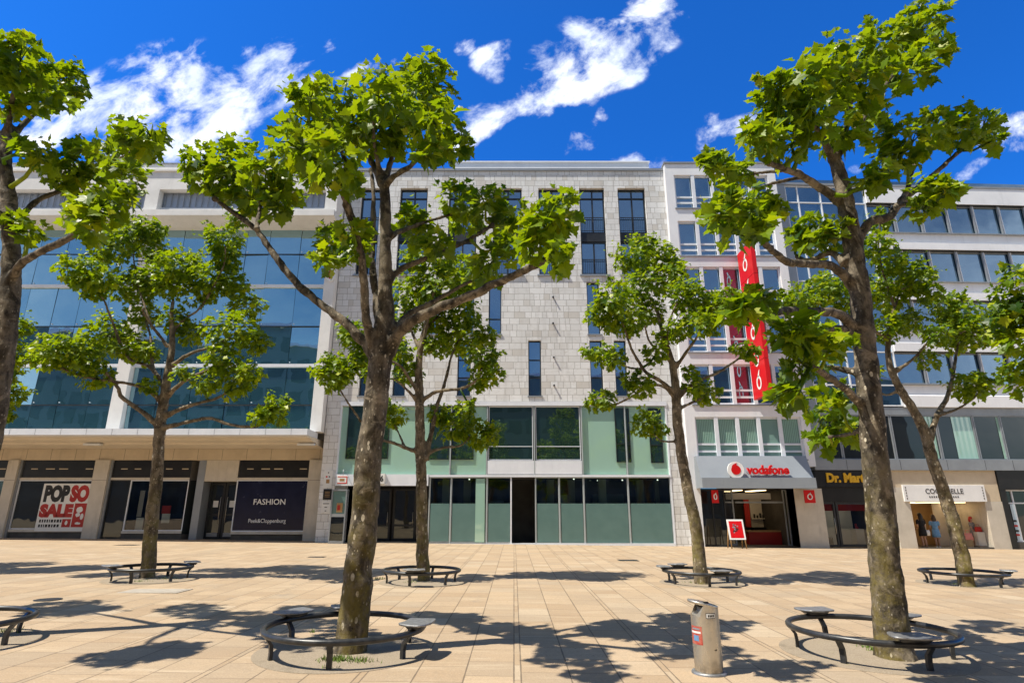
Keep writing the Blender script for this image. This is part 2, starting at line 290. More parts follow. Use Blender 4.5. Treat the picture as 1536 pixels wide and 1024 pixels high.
M['faded_red'] = plain('faded_sticker', (.40, .035, .025), (.50, .18, .13), 22., .55); M['mullion'] = plain('mullion_metal', (.46, .51, .52), (.38, .43, .44), 1., .4, .2); M['cover_stone'] = plain('cover_stone', (.42, .38, .32), (.34, .30, .25), 6., .8); M['shell'] = plain('shop_shell', (.16, .16, .15), (.09, .09, .085), .6, .8); M['room_floor'] = plain('doorway_floor', (.22, .21, .2), None, 1., .4); M['clear_green'] = clear_glass('green_shop_glass', (.50, .66, .60), .10)
def film_mat():
    m, nt, out = new_mat('frosted_film'); g = NT(nt); o = g.obj(); t = g.n('ShaderNodeBsdfTransparent'); g.inp(t, 'Color', (.45, .6, .56, 1)); n = g.noise(o, 1.3, 5)
    b = g.bsdf(g.mix(n, (.15, .265, .25), (.17, .29, .27)), .25, 0, .6); mx = g.n('ShaderNodeMixShader'); g.l(g.ramp(n, .3, .7, .64, .70), mx.inputs[0]); g.l(t.outputs[0], mx.inputs[1]); g.l(b, mx.inputs[2]); g.l(mx.outputs[0], out.inputs[0]); return m
M['frost_film'] = film_mat()
M['wood'] = plain('pale_wood', (.40, .24, .10), (.30, .17, .07), 5., .6); M['skin'] = plain('skin', (.45, .26, .18), None, 3., .55); M['hair'] = plain('hair_black', (.010, .008, .007), None, 9., .45); M['hair2'] = plain('hair_brown', (.05, .028, .016), None, 9., .45)
M['cloth_black'] = plain('cloth_black', (.012, .012, .014), None, 8., .9); M['cloth_blue'] = plain('cloth_blue', (.16, .33, .56), (.12, .26, .46), 5., .9); M['cloth_grey'] = plain('cloth_grey', (.34, .32, .30), (.12, .11, .11), 22., .9); M['pink'] = plain('pink_leather', (.62, .22, .18), None, 5., .5)
M['poster'] = plain('poster_paper', (.74, .74, .71), (.70, .70, .68), 1.3, .55); M['red_print'] = plain('red_print', (.42, .022, .016), (.36, .018, .013), 1.5, .55); M['ink'] = plain('black_ink', (.02, .02, .02), None, 3., .6); M['paleblue'] = plain('pale_blue_film', (.42, .55, .66), (.5, .62, .7), 1.2, .4)
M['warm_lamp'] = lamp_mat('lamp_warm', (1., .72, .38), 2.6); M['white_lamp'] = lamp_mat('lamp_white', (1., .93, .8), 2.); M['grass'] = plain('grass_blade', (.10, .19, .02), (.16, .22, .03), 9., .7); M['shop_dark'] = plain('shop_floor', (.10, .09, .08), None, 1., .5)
# ------------------------------------------------------------------ setting: ground, camera, sun, sky
def build_ground():
    mb = MB(); n = 24; xs = [-260 + 520 * i / n for i in range(n + 1)]
    for i in range(n):
        a, b = xs[i], xs[i + 1]; mb.face([(a, -160, gz(a)), (b, -160, gz(b)), (b, 260, gz(b)), (a, 260, gz(a))])
    tag(mb.build('ground', M['paving']), kind='structure')
build_ground()
cam = bpy.data.cameras.new('camera'); co = bpy.data.objects.new('camera', cam); COL.objects.link(co); S.camera = co
cam.sensor_width = 36; cam.lens = 36 * F_ / 1536; cam.shift_x = -3 / 1536; cam.clip_end = 900; cam.clip_start = .05
co.location = (0, 0, H); co.rotation_euler = (R(90) + PIT, 0, 0)
SUN_TRAVEL = Vector((.53, .215, -1.)).normalized(); to_sun = -SUN_TRAVEL
sl = bpy.data.lights.new('sun', 'SUN'); sl.energy = 5.0; sl.angle = R(.53); sl.color = (1., .93, .80)
so = bpy.data.objects.new('sun', sl); COL.objects.link(so); so.rotation_euler = SUN_TRAVEL.to_track_quat('-Z', 'Y').to_euler()
def build_world():
    w = bpy.data.worlds.new('World'); S.world = w; w.use_nodes = True; nt = w.node_tree; nt.nodes.clear(); g = NT(nt)
    sky = g.n('ShaderNodeTexSky', sky_type='NISHITA'); sky.sun_disc = False; sky.sun_elevation = math.asin(to_sun.z); sky.sun_rotation = math.atan2(to_sun.x, to_sun.y)
    sky.air_density = 1.; sky.dust_density = .4; sky.ozone_density = 4.
    d = g.n('ShaderNodeTexCoord').outputs['Generated']; x, y, z = g.xyz(d)
    # a polarised, very deep blue sky with cumulus shreds
    deep = g.math('MULTIPLY', g.ramp(y, -.15, .25), g.ramp(z, .93, .70))
    tint = g.mix(deep, (.44, .62, .74), (.11, .68, 1.52)); sc = g.vmath('MULTIPLY', sky.outputs[0], tint)
    ym = g.math('MAXIMUM', y, .05); u = g.math('DIVIDE', x, ym); v = g.math('DIVIDE', z, ym)   # a flat cloud layer to the north
    uv = g.comb(u, v, 0.)
    wob = g.n('ShaderNodeTexNoise'); g.inp(wob, 'Scale', 2.6); g.inp(wob, 'Detail', 5.); g.l(uv, wob.inputs['Vector'])
    uvw = g.vmath('ADD', uv, g.vmath('MULTIPLY', g.vmath('SUBTRACT', wob.outputs[1], (.5, .5, .5)), (.24, .24, 0)))
    acc = None
    for (px, py, a, b, ang) in CLOUDS:
        r = ray(px, py); cu, cv = r.x / r.y, r.z / r.y; r2 = ray(px + 10, py); sca = abs(r2.x / r2.y - cu) / 10.
        q = g.vmath('SUBTRACT', uvw, (cu, cv, 0)); ca, sa = math.cos(R(ang)), math.sin(R(ang)); qx, qy, qz = g.xyz(q)
        e1 = g.math('MULTIPLY_ADD', qx, ca / (a * sca), g.math('MULTIPLY', qy, sa / (a * sca))); e2 = g.math('MULTIPLY_ADD', qx, -sa / (b * sca * 1.25), g.math('MULTIPLY', qy, ca / (b * sca * 1.25)))
        rr = g.math('ADD', g.math('MULTIPLY', e1, e1), g.math('MULTIPLY', e2, e2)); f = g.ramp(rr, 2.5, 0., 0., .94 if a > 48 else .70)
        acc = f if acc is None else g.math('MAXIMUM', acc, f)
    q = g.vmath('MULTIPLY', uv, (1., 1.25, 1.)); rot = g.n('ShaderNodeVectorRotate', rotation_type='Z_AXIS'); g.l(uv, rot.inputs['Vector']); g.inp(rot, 'Angle', R(-38)); q = g.vmath('MULTIPLY', rot.outputs[0], (1., 1.25, 1.))
    n1 = g.noise(q, 8., 12, .62, .25); n2 = g.noise(q, 2.6, 6, .6, .3)
    den = g.math('ADD', g.math('MULTIPLY', acc, .90), g.math('ADD', g.math('MULTIPLY', g.math('SUBTRACT', n1, .5), 4.6), g.math('MULTIPLY', g.math('SUBTRACT', n2, .5), 2.2)))
    front = g.math('MULTIPLY', g.math('MULTIPLY', g.ramp(den, .24, 1.3), g.ramp(acc, .0, .22)), g.math('GREATER_THAN', y, .05))
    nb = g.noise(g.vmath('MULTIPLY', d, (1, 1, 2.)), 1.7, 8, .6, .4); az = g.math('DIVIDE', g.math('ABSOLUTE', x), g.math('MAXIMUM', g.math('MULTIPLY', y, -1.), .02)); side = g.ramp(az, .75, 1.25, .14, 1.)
    band = g.math('MULTIPLY', g.ramp(z, .02, .12), g.ramp(z, .78, .60)); back = g.math('MULTIPLY', g.math('MULTIPLY', g.ramp(nb, .33, .60), g.math('MULTIPLY', band, side)), g.ramp(y, .0, -.2))  # clouds added behind the camera, out of view, to brighten the facades
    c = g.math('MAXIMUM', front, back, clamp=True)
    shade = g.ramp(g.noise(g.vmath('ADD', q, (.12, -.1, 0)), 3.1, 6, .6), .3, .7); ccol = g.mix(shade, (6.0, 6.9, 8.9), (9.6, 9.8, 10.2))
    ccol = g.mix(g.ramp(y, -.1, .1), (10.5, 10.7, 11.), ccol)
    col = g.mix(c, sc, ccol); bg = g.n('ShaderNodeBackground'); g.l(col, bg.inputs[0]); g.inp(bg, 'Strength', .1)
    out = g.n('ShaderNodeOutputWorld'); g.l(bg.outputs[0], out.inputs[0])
CLOUDS = [(200, 145, 105, 50, 28), (150, 185, 90, 22, 8), (270, 205, 95, 40, 10), (335, 150, 110, 48, 30), (425, 88, 70, 32, 25), (250, 110, 50, 25, 30), (500, 62, 40, 10, 15), (90, 205, 50, 12, 5),
          (925, 55, 85, 42, 42), (860, 105, 70, 34, 40), (795, 150, 70, 22, 38), (725, 190, 55, 16, 30), (738, 105, 36, 18, 35), (1000, 22, 36, 12, 15), (865, 205, 40, 15, 48), (880, 185, 30, 10, 60),
          (1075, 178, 48, 20, 22), (1000, 235, 45, 16, 20), (925, 238, 28, 10, 20), (1505, 205, 40, 18, 40), (1482, 265, 28, 8, 42), (5, 42, 26, 12, -30), (560, 105, 40, 12, 0), (690, 90, 18, 12, 60), (1300, 230, 20, 8, 20)]
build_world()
S.view_settings.view_transform = 'Standard'; S.view_settings.look = 'None'; S.view_settings.gamma = 1; S.view_settings.exposure = EXPO = .50
# ------------------------------------------------------------------ window helper: a frame with one child mesh of panes
def window(root, r, d, mats, nx=1, nz=None, fw=.06, fd=.08, name='window', panes=True, tilt=.004, vs=None, hs=None, label=None, inner=.02):
    s0, s1, z0, z1 = r; fm, gm = mats; mb = MB()
    vs = vs if vs is not None else [s0 + (s1 - s0) * i / nx for i in range(1, nx)]; hs = hs if hs is not None else ([z0 + (z1 - z0) * q for q in nz] if nz else [])
    mb.box(s0, s0 + fw, d, d + fd, z0, z1); mb.box(s1 - fw, s1, d, d + fd, z0, z1); mb.box(s0 + fw, s1 - fw, d, d + fd, z0, z0 + fw); mb.box(s0 + fw, s1 - fw, d, d + fd, z1 - fw, z1)
    edges = [s0 + fw] + [e for v in vs for e in (v - fw / 2, v + fw / 2)] + [s1 - fw]
    for v in vs: mb.box(v - fw / 2, v + fw / 2, d + .003, d + fd, z0 + fw, z1 - fw)
    for h in hs:
        for i in range(0, len(edges), 2): mb.box(edges[i], edges[i + 1], d + .006, d + fd, h - fw / 2, h + fw / 2)
    o = mb.build(name, fm, root)
    if label: o['label'] = label
    if panes:
        pb = MB(); zz = [z0 + fw] + [e for h in hs for e in (h - fw / 2, h + fw / 2)] + [z1 - fw]
        gl = gm if isinstance(gm, (list, tuple)) else [gm]
        for i in range(0, len(edges), 2):
            for j in range(0, len(zz), 2):
                t = [random.uniform(-tilt, tilt) for _ in range(3)]; y = d + fd * .55
                ys = [y + t[0], y + t[1], y + t[2], y + t[0] + t[2] - t[1]]
                pb.face([(edges[i] - .004, ys[0], zz[j] - .004), (edges[i + 1] + .004, ys[1], zz[j] - .004), (edges[i + 1] + .004, ys[2], zz[j + 1] + .004), (edges[i] - .004, ys[3], zz[j + 1] + .004)], random.randrange(len(gl)) if len(gl) > 1 and not isinstance(gm, tuple) else 0)
        pb.build('pane', gl, o)
    return o
def room(root, s0, s1, z0, z1, d0, d1, wall, floor, name='interior'):
    mb = MB(); mb.face([(s0, d1, z0), (s0, d1, z1), (s1, d1, z1), (s1, d1, z0)]); mb.face([(s0, d0, z0), (s0, d0, z1), (s0, d1, z1), (s0, d1, z0)]); mb.face([(s1, d1, z0), (s1, d1, z1), (s1, d0, z1), (s1, d0, z0)])
    mb.face([(s0, d0, z1), (s1, d0, z1), (s1, d1, z1), (s0, d1, z1)]); mb.face([(s0, d0, z0), (s1, d0, z0), (s1, d1, z0), (s0, d1, z0)], 1)
    return mb.build(name, [wall, floor], root)
def pull(root, s, d, z0, z1): return MB().tube([(s, d, z0), (s, d - .05, z0 + .04), (s, d - .05, z1 - .04), (s, d, z1)], .014, 8).build('handle', M['steel'], root)
# ------------------------------------------------------------------ the stone building in the middle
def stone_building():
    W = Wall(0, 31.8); rt = W.root('stone_building', 'pale stone office building with staggered slit windows above a green glass shopfront', 'building')
    SL, SR, ZT = -10.28, 9.22, 21.86; zb = 7.42
    holes = []; wins = []
    for x0, x1 in ((543, 572), (601, 642), (674, 716), (740, 782.5), (807.5, 846.5), (868.5, 906), (926, 967)):
        r = W.rect(x0, 282, x1, 282.5); a, b = r[0], r[1]; holes.append((a, b, 14.96, 20.69)); wins.append((a, b))
    slits = [(733, 422, 752, 501), (695, 422, 711, 501), (881, 422.5, 900, 501), (923, 422, 941, 501), (792.6, 510, 812, 594), (885.5, 510, 904.5, 594), (922.6, 512, 941, 594), (686, 512, 706, 594), (590, 512, 609, 594), (578, 422, 597, 501), (540, 512, 556, 594), (640, 422, 659, 501)]
    sr = []
    for q in slits:
        r = W.rect(*q); r = (r[0], r[1], 11.32 if q[3] < 550 else 7.76, 14.5 if q[3] < 550 else 10.96); sr.append(r); holes.append(r)
    mb = MB(); wall_holes(mb, SL, SR, zb, ZT, holes, .34); mb.box(SL, SR, .42, 14, zb + .01, ZT - .05)
    mb.box(SL, SL + .78, 0, .5, -.6, zb); mb.box(SR - .86, SR, 0, .5, -.6, zb); mb.face([(SL, 0, zb), (SL, 0, ZT), (SL, .42, ZT), (SL, .42, zb)]); mb.face([(SR, 0, ZT), (SR, 0, zb), (SR, .42, zb), (SR, .42, ZT)]); mb.face([(SL, 0, ZT), (SR, 0, ZT), (SR, .42, ZT), (SL, .42, ZT)])
    mb.build('wall', M['stone'], rt)
    MB().box(SL - .02, SR + .02, -.09, 1., ZT + .003, ZT + .16).build('coping', M['grey_metal'], rt)
    a = W.rect(682, 243, 972, 256, 1.6); mb = MB().box(a[0], a[1], 1.4, 9, ZT + .1, 23.38); mb.box(a[0] - .06, a[1] + .06, 1.33, 9.1, 23.383, 23.47); mb.build('penthouse', M['white_paint'], rt)
    mb = MB(); mb.tube([(a[0] - .9, .9, ZT + .15), (a[0] - .9, .9, ZT + .45)], .12, 10); mb.build('roof_vent', M['white_metal'], rt)
    for i, (s0, s1) in enumerate(wins):
        for z0, z1 in ((17.72, 20.69), (14.96, 17.16)):
            w = window(rt, (s0, s1, z0, z1), .22, (M['dark_metal'], M['glass_mid']), vs=[s0 + (s1 - s0) * .52], hs=[z1 - .62] if z1 > 20 else [], fw=.085, fd=.11, tilt=.006)
            zr = z0 + 1.0; rb = MB(); rb.box(s0 + .02, s1 - .02, .13, .16, zr, zr + .045); rb.box(s0 + .02, s1 - .02, .13, .16, z0 + .12, z0 + .15); n = 14
            for k in range(n): x = s0 + .04 + (s1 - s0 - .08) * k / (n - 1); rb.box(x - .008, x + .008, .136, .152, z0 + .15, zr)
            rb.build('balustrade', M['dark_metal'], rt)
        MB().box(s0 + .01, s1 - .01, .16, .33, 17.163, 17.717).build('spandrel', M['dark_metal'], rt)
        MB().box(s0 - .12, s1 + .12, -.09, .2, 14.86, 14.957).build('sill', M['grey_metal'], rt)
    for r in sr:
        h = r[3] - r[2]; window(rt, r, .2, (M['dark_metal'], M['glass_mid']), fw=.06, fd=.1, hs=[r[2] + h * (.33 if r[2] < 9 else .30)] + ([r[2] + h * .65] if r[2] < 9 else []), tilt=.005)
        MB().box(r[0] - .05, r[1] + .05, -.06, .16, r[2] - .075, r[2] - .003).build('sill', M['grey_metal'], rt)
    for px, py in ((829.5, 446), (829.5, 485), (830.5, 536), (831, 578)):
        s, z = W.pt(px, py); MB().tube([(s, .02, z), (s, -.16, z - .02)], .05, 10).build('spout', M['dark_metal'], rt)
    # glass base
    G0, G1 = SL + .78, SR - .86
    MB().box(G0 - .02, G1 + .02, -.06, .3, 7.2, zb - .003).build('rail', M['white_metal'], rt)
    X = lambda px, y=660: W.pt(px, y)[0]
    zm, zt = 3.5, 7.19
    def pane(name, r, mat, d=.12, par=None): return MB().box(r[0], r[1], d, d + .03, r[2], r[3]).build(name, mat, par or rt)
    for px in (676, 730.5, 801.5, 873, 939): s = X(px); MB().box(s - .03, s + .03, -.02, .16, zm, zt).build('mullion', M['mullion'], rt)
    MB().box(G1 - .07, G1, -.025, .16, 0.02, 3.377).build('mullion', M['white_metal'], rt); MB().box(G1 - .07, G1, -.025, .16, zm, zt).build('mullion', M['white_metal'], rt); MB().box(G0, G0 + .07, -.025, .16, zm, zt).build('mullion', M['white_metal'], rt)
    def dark(px0, px1, y0, y1, tr=None):
        r = W.rect(px0, y0, px1, y1, .1); w = window(rt, r, .055, (M['dark_metal'], M['glass_green']), fw=.03, fd=.06, hs=[W.pt(px0, tr)[1]] if tr else [], tilt=.004); return w
    segs = [(513, 676), (676, 730.5), (873, 939), (939, 1003)]
    for i, (p0, p1) in enumerate(segs):
        a = X(p0) + .05; b = (X(p1) - .05) if i < 3 else G1 - .07
        if i == 0: a = G0 + .07
        pane('glass_panel', (a, b, zm + .02, zt - .02), M['panel_green'])
    dark(521, 584, 608.5, 688); dark(644, 674.5, 609, 689); dark(678, 711, 609, 689); dark(923, 937.5, 612, 693, 665); dark(940.5, 945, 612, 693, 665); dark(974, 993, 612, 694, 667)
    for p0, p1 in ((731.5, 800.5), (802.5, 872)):
        r = (X(p0) + .04, X(p1) - .04, 4.27, 7.17); window(rt, r, .06, (M['white_metal'], M['glass_green']), fw=.035, fd=.06, hs=[5.0], tilt=.005)
    MB().box(X(730.5) + .05, X(873) - .05, -.015, .15, zm + .03, 4.24).build('fascia_panel', M['white_metal'], rt)
    MB().box(G0, G1, -.05, .2, 3.38, zm - .003).build('rail', M['white_metal'], rt)
    # ground-floor glazing
    Xl = lambda px: W.pt(px, 765)[0]
    lows = [(643, 675.8), (675.8, 730), (730, 767), (803.5, 839.5), (839.5, 876.7), (876.7, 944.2), (944.2, 1011)]; zf = 2.03
    for p0, p1 in lows:
        a, b = Xl(p0) + .023, Xl(p1) - .023
        if p1 > 1000: b = G1 - .08
        w = window(rt, (a, b, gz(a) + .06, 3.36), .05, (M['mullion'], M['clear_green']), fw=.028, fd=.07, tilt=.005, name='shop_window')
        MB().box(a + .05, b - .05, .060, .066, gz(a) + .11, zf).build('frosting', M['frost_film'], w)
    MB().box(Xl(713), Xl(727), .02, .045, .1, 3.3).build('glass_panel', M['panel_green'], rt)
    MB().box(Xl(643) - .02, G1, -.04, .25, -.3, .05).build('threshold', M['white_metal'], rt)
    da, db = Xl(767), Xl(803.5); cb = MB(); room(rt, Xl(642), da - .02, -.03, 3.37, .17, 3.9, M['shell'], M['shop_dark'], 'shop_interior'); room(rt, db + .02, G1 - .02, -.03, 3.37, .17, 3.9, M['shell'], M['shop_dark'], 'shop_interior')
    for p, d_ in ((668, 2.), (700, 3.), (826, 2.4), (858, 3.2), (905, 1.8), (962, 2.6), (990, 3.)): s_ = W.pt(p, 780, d_)[0]; MB().box(s_ - .2, s_ + .2, d_ - .2, d_ + .2, -.02, 3.36).build('interior_column', M['room_white'], rt)
    for p, d_, w_, h_ in ((655, 1.4, .5, 1.1), (745, 2.2, .4, 2.2), (850, 1.2, .3, 2.5), (915, 3., .9, 2.6), (980, 1.1, .6, 1.4)): s_ = W.pt(p, 780, d_)[0]; MB().box(s_ - w_, s_ + w_, d_ + .3, d_ + .4, -.02, h_).build('interior_panel', M['sign_grey'], rt)
    for p, d_ in ((662, 1.5), (703, .8), (826, 2.2), (861, 1.), (897, 2.6), (938, 1.3), (987, 1.9)): s_ = W.pt(p, 730, d_)[0]; MB().tube([(s_, d_ + .4 * (p % 3), 3.36), (s_, d_ + .4 * (p % 3), 3.30)], .035, 8).build('spotlight', M['white_lamp'], rt)
    cb = MB(); cb.box(G0, G1, .30, 4, 3.53, 7.19); cb.box(G0, Xl(642), 2.1, 4, -.5, 3.52); cb.box(G0, G1, 4.003, 14, -.5, 7.41); cb.build('shop_core', M['black'], rt)
    for p in (643, 675.8, 730, 767, 803.5, 839.5, 876.7, 944.2): MB().box(Xl(p) - .022, Xl(p) + .022, .03, .16, .06, 3.375).build('mullion', M['mullion'], rt)
    # doorway in the middle: a dark opening
    a, b = Xl(767) + .02, Xl(803.5) - .02; room(rt, a, b, -.02, 3.36, .1, 3.5, M['shell'], M['room_floor'], 'doorway')
    MB().box(Xl(766) - .02, Xl(767) + .02, .0, .12, 0, 3.36).build('door_jamb', M['white_metal'], rt)
    # recessed entrance on the left
    a, b = Xl(519), Xl(640); d1 = 1.6
    MB().box(G0 + .05, Xl(641), -.12, .3, 2.93, 3.52).build('lintel', M['white_metal'], rt)
    mb = MB().box(G0 - .02, a, .1, 3, -.2, 2.92); mb.build('pier', M['grey_metal'], rt)
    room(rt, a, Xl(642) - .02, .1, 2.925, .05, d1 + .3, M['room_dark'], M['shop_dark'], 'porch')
    for p0, p1 in ((556, 586), (589, 624)):
        q0 = W.pt(p0, 770, d1)[0]; q1 = W.pt(p1, 770, d1)[0]; dr = window(rt, (q0, q1, .12, 2.85), d1, (M['dark_metal'], M['glass_dark']), fw=.11, fd=.08, name='door', hs=[.9]); pull(dr, q1 - .16, d1, .9, 1.6)
    for k in range(3): s = G0 + 2.4 + k * 5.6; MB().tube([(s, .5, 3.2), (s, .5, 3.27)], .06, 10).build('spotlight', M['white_metal'], rt)
    return W, rt
WS, _ = stone_building()
# ------------------------------------------------------------------ department store on the left
def department_store():
    W = Wall(-10.3, 31.6); rt = W.root('department_store', 'department store with blue glass curtain wall, overhanging pale attic and flat canopy', 'building')
    L, Z0, Z1 = -26., 5.72, 17.75
    MB().box(L, 0, .7, 16, 5.4, 21.4).build('core', M['roof'], rt)
    # columns dividing the bays
    c1 = W.pt(183, 600)[0]; cols = [(-.62, -.02), (c1 - .36, c1 + .36), (c1 - 10.4, c1 - 9.7)]
    for a, b in cols: MB().box(a, b, -.35, .6, Z0, 18.0).build('column', M['white_stone'], rt)
    hs = [(16.15, .05), (14.12, .17), (11.70, .05), (9.40, .17), (7.2, .05)]
    bays = [(cols[1][1] + .01, cols[0][0] - .01, 6), (cols[2][1] + .01, cols[1][0] - .01, 6), (L, cols[2][0] - .01, 4)]
    for a, b, n in bays:
        fr = MB()
        for h, t in hs: fr.box(a, b, -.05 if t < .1 else -.16, .12, h - t / 2, h + t / 2, 1 if t < .1 else 0)
        fr.build('transom', [M['white_metal'], M['dark_metal']], rt)
        zs = [Z0 + .02] + sorted(e for h, t in hs for e in (h - t / 2, h + t / 2)) + [Z1]
        cut = [a] + [a + (b - a) * (i + random.uniform(-.12, .12)) / n for i in range(1, n)] + [b]
        for i in range(n):
            for j in range(0, len(zs), 2):
                t = [random.uniform(-.022, .022) for _ in range(3)]; p, q = cut[i] + .012, cut[i + 1] - .012
                mb = MB(); ys = [t[0], t[1], t[2], t[0] + t[2] - t[1]]; pts = [(p, ys[0], zs[j] + .004), (q, ys[1], zs[j] + .004), (q, ys[2], zs[j + 1] - .004), (p, ys[3], zs[j + 1] - .004)]
                mb.face(pts); gp_ = mb.build('glass_panel', M['glass_sky'], rt); fx = MB()
                fx.tube([(p + .1, .02, zs[j] + .12), (p + .1, -.05, zs[j] + .12)], .030, 6); fx.build('fixing', M['white_metal'], gp_)
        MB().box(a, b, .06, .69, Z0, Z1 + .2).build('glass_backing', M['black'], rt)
    # attic: overhanging box with slatted windows
    dA = -1.1; A0, A1 = L, -.05
    ledge = MB(); ledge.prism([(-1.45, 17.95), (-1.45, 18.32), (-1.05, 18.36), (.7, 18.36), (.7, 17.72), (.0, 17.72)], A0, A1); ledge.build('cornice', M['white_stone'], rt)
    piers = [W.pt(227, 300, dA)[0], -.35, W.pt(227, 300, dA)[0] - 11.2, W.pt(12, 300, dA)[0] + 2.2]; holes = []
    p1 = piers[0]; spans = [(p1 + .38, -.75), (p1 - 10.6, p1 - .38), (L + .5, p1 - 11.4)]
    for a, b in spans: holes.append((a, b, 18.39, 19.83))
    mb = MB(); wall_holes(mb, A0, A1, 18.364, 21.0, holes, .7, dA); mb.face([(A1, dA, 21.), (A1, dA, 18.364), (A1, .7, 18.364), (A1, .7, 21.)]); mb.face([(A0, dA, 21.), (A1, dA, 21.), (A1, .7, 21.), (A0, .7, 21.)]); mb.build('attic_wall', M['white_stone'], rt)
    mb = MB(); mb.box(A0, A1 + .05, dA - .1, .7, 21.003, 21.12); mb.box(A0, A1 + .02, dA + .25, .7, 21.12, 21.68); mb.build('parapet', M['white_stone'], rt)
    MB().box(A0, A1 + .04, dA + .2, .72, 21.683, 21.75).build('coping', M['grey_metal'], rt)
    for a, b in spans:
        n = max(3, int((b - a) / 1.55)); w = window(rt, (a, b, 18.42, 19.83), dA + .42, (M['grey_metal'], M['attic_slat']), nx=n, fw=.05, fd=.1, tilt=.001)
        sb = MB(); k = int((b - a) / .36)
        for i in range(k): x = a + (b - a) * (i + .5) / k; sb.box(x - .012, x + .012, dA + .38, dA + .44, 18.9, 19.8)
        sb.build('slats', M['grey_metal'], w)
        sl_ = MB(); sl_.prism([(dA + .02, 18.40), (dA + .40, 18.84), (dA + .42, 18.84), (dA + .42, 18.40)], a, b); sl_.build('sill', M['white_stone'], rt)
    # canopy over the shops
    cp = MB(); cp.box(L, -.28, -1.65, .0, 5.38, 5.70); cp.build('canopy', M['white_metal'], rt)
    sf = MB(); sf.prism([(-1.60, 5.375), (-1.6, 5.30), (-.9, 5.26), (-.9, 5.20), (-.1, 5.14), (-.1, 5.06), (1.25, 4.98), (1.25, 5.375)], L, -.3); sf.build('soffit', M['soffit'], rt)
    jt = MB()
    x = L
    while x < -.4: jt.box(x, x + .012, -1.656, -1.645, 5.39, 5.69); x += 1.31
    jt.build('canopy_joints', M['grey_metal'], rt)
    for px in (145, 462):
        s = W.pt(px, 672, .1)[0]; MB().box(s - .45, s + .45, -.35, -.12, 5.0, 5.10).build('soffit_lamp', M['white_metal'], rt)
    # shopfront under it
    V = Wall(-10.3, 33.0); D = 1.4; X = lambda px, y=760: V.pt(px, y)[0]
    wb = MB(); fz0, fz1 = 4.36, 4.99; wb.box(L, .0, D - .06, D + .6, fz0, fz1); wb.build('frieze', M['cream'], rt)
    jt = MB(); x = -.5
    while x > L: jt.box(x, x + .014, D - .064, D - .055, fz0 + .02, fz1 - .02); x -= 1.36
    jt.build('frieze_joints', M['plinth'], rt)
    def pillar(px0, px1, y=750):
        a, b = X(px0, y), X(px1, y); mb = MB().box(a, b, D - .22, D + .4, gz(a - 10.3) - .3, fz0 - .003); o = mb.build('pillar', M['cream_pillar'], rt); j = MB().box(a + .001, b - .001, D - .224, D - .218, 3.26, 3.275); j.build('pillar_joint', M['plinth'], o); return a, b
    P0 = pillar(4, 20); P1 = pillar(136, 158); P2 = pillar(461, 482); pillar(-160, -138); pillar(-300, -278)
    MB().box(P2[1], .02, D - .05, 2.2, -.3, 5.3).build('end_pier', M['cream_pillar'], rt)
    def shop(a, b, doors=False, glass='glass_dark', d=D):
        g0 = gz(a - 10.3)
        fb = MB().box(a + .06, b - .06, d - .02, d + .05, 3.42, 4.33).build('sign_band', M['black'], rt)
        lg = MB(); w_ = (b - a)
        for k, (q, l) in enumerate(((.12, .09), (.32, .12), (.5, .12), (.86, .1))): lg.box(a + w_ * q, a + w_ * (q + l), d - .028, d - .021, 3.86, 3.91)
        lg.build('band_marks', M['cream'], fb)
        MB().box(a, b, d - .07, d + .06, 3.29, 3.415).build('transom', M['cream_pillar'], rt)
        w = window(rt, (a, b, g0 + .44, 3.285), d - .03, (M['white_metal'], M[glass]), fw=.05, fd=.09, name='shop_window')
        MB().box(a + .03, b - .03, d - .1, d + .04, g0 + .30, g0 + .437).build('sill', M['cream_pillar'], rt)
        MB().box(a + .03, b - .03, d - .02, d + .1, g0 - .3, g0 + .297).build('plinth', M['plinth'], rt); return w
    jm = .12
    w1 = shop(P0[1] + jm, P1[0] - .02); MB().box(P0[1], P0[1] + jm - .003, D - .1, D + .1, -.2, fz0 - .004).build('jamb', M['grey_metal'], rt)
    MB().box(P1[1], P1[1] + jm - .003, D - .1, D + .1, -.2, fz0 - .004).build('jamb', M['grey_metal'], rt)
    e0 = X(190); e1 = X(278.5); e2 = X(290); e3 = X(301); f0 = X(351); f1 = P2[0] - .02
    # window two: a dark door leaf, the display window and a splayed return
    fb = MB().box(P1[1] + jm, e1, D - .02, D + .05, 3.42, 4.33).build('sign_band', M['black'], rt)
    lg = MB()
    for q in (.10, .27, .66, .86): lg.box(P1[1] + jm + (e1 - P1[1]) * q, P1[1] + jm + (e1 - P1[1]) * (q + .08), D - .028, D - .021, 3.86, 3.91)
    lg.build('band_marks', M['cream'], fb)
    MB().box(P1[1] + jm, e1, D - .07, D + .06, 3.29, 3.415).build('transom', M['cream_pillar'], rt)
    window(rt, (P1[1] + jm, e0, .2, 3.285), D - .02, (M['dark_metal'], M['glass_dark']), fw=.05, fd=.09, name='door')
    disp = window(rt, (e0 + .005, e1, .62, 3.285), D - .03, (M['white_metal'], M['clear']), fw=.05, fd=.09, name='shop_window')
    MB().box(e0, e1, D - .1, D + .04, .49, .617).build('sill', M['cream_pillar'], rt); MB().box(e0, e1, D - .02, D + .1, -.2, .487).build('plinth', M['plinth'], rt)
    room(rt, e0 + .03, e1 - .02, .5, 3.28, D + .07, D + 2.6, M['room_dark'], M['shop_dark'], 'display')
    mb = MB(); mb.prism([(e1, D - .03), (e2, D + .75), (e2, D + .80), (e1, D + .02)], .45, 3.285, axis=2); mb.build('return_window', M['glass_dark'], rt)
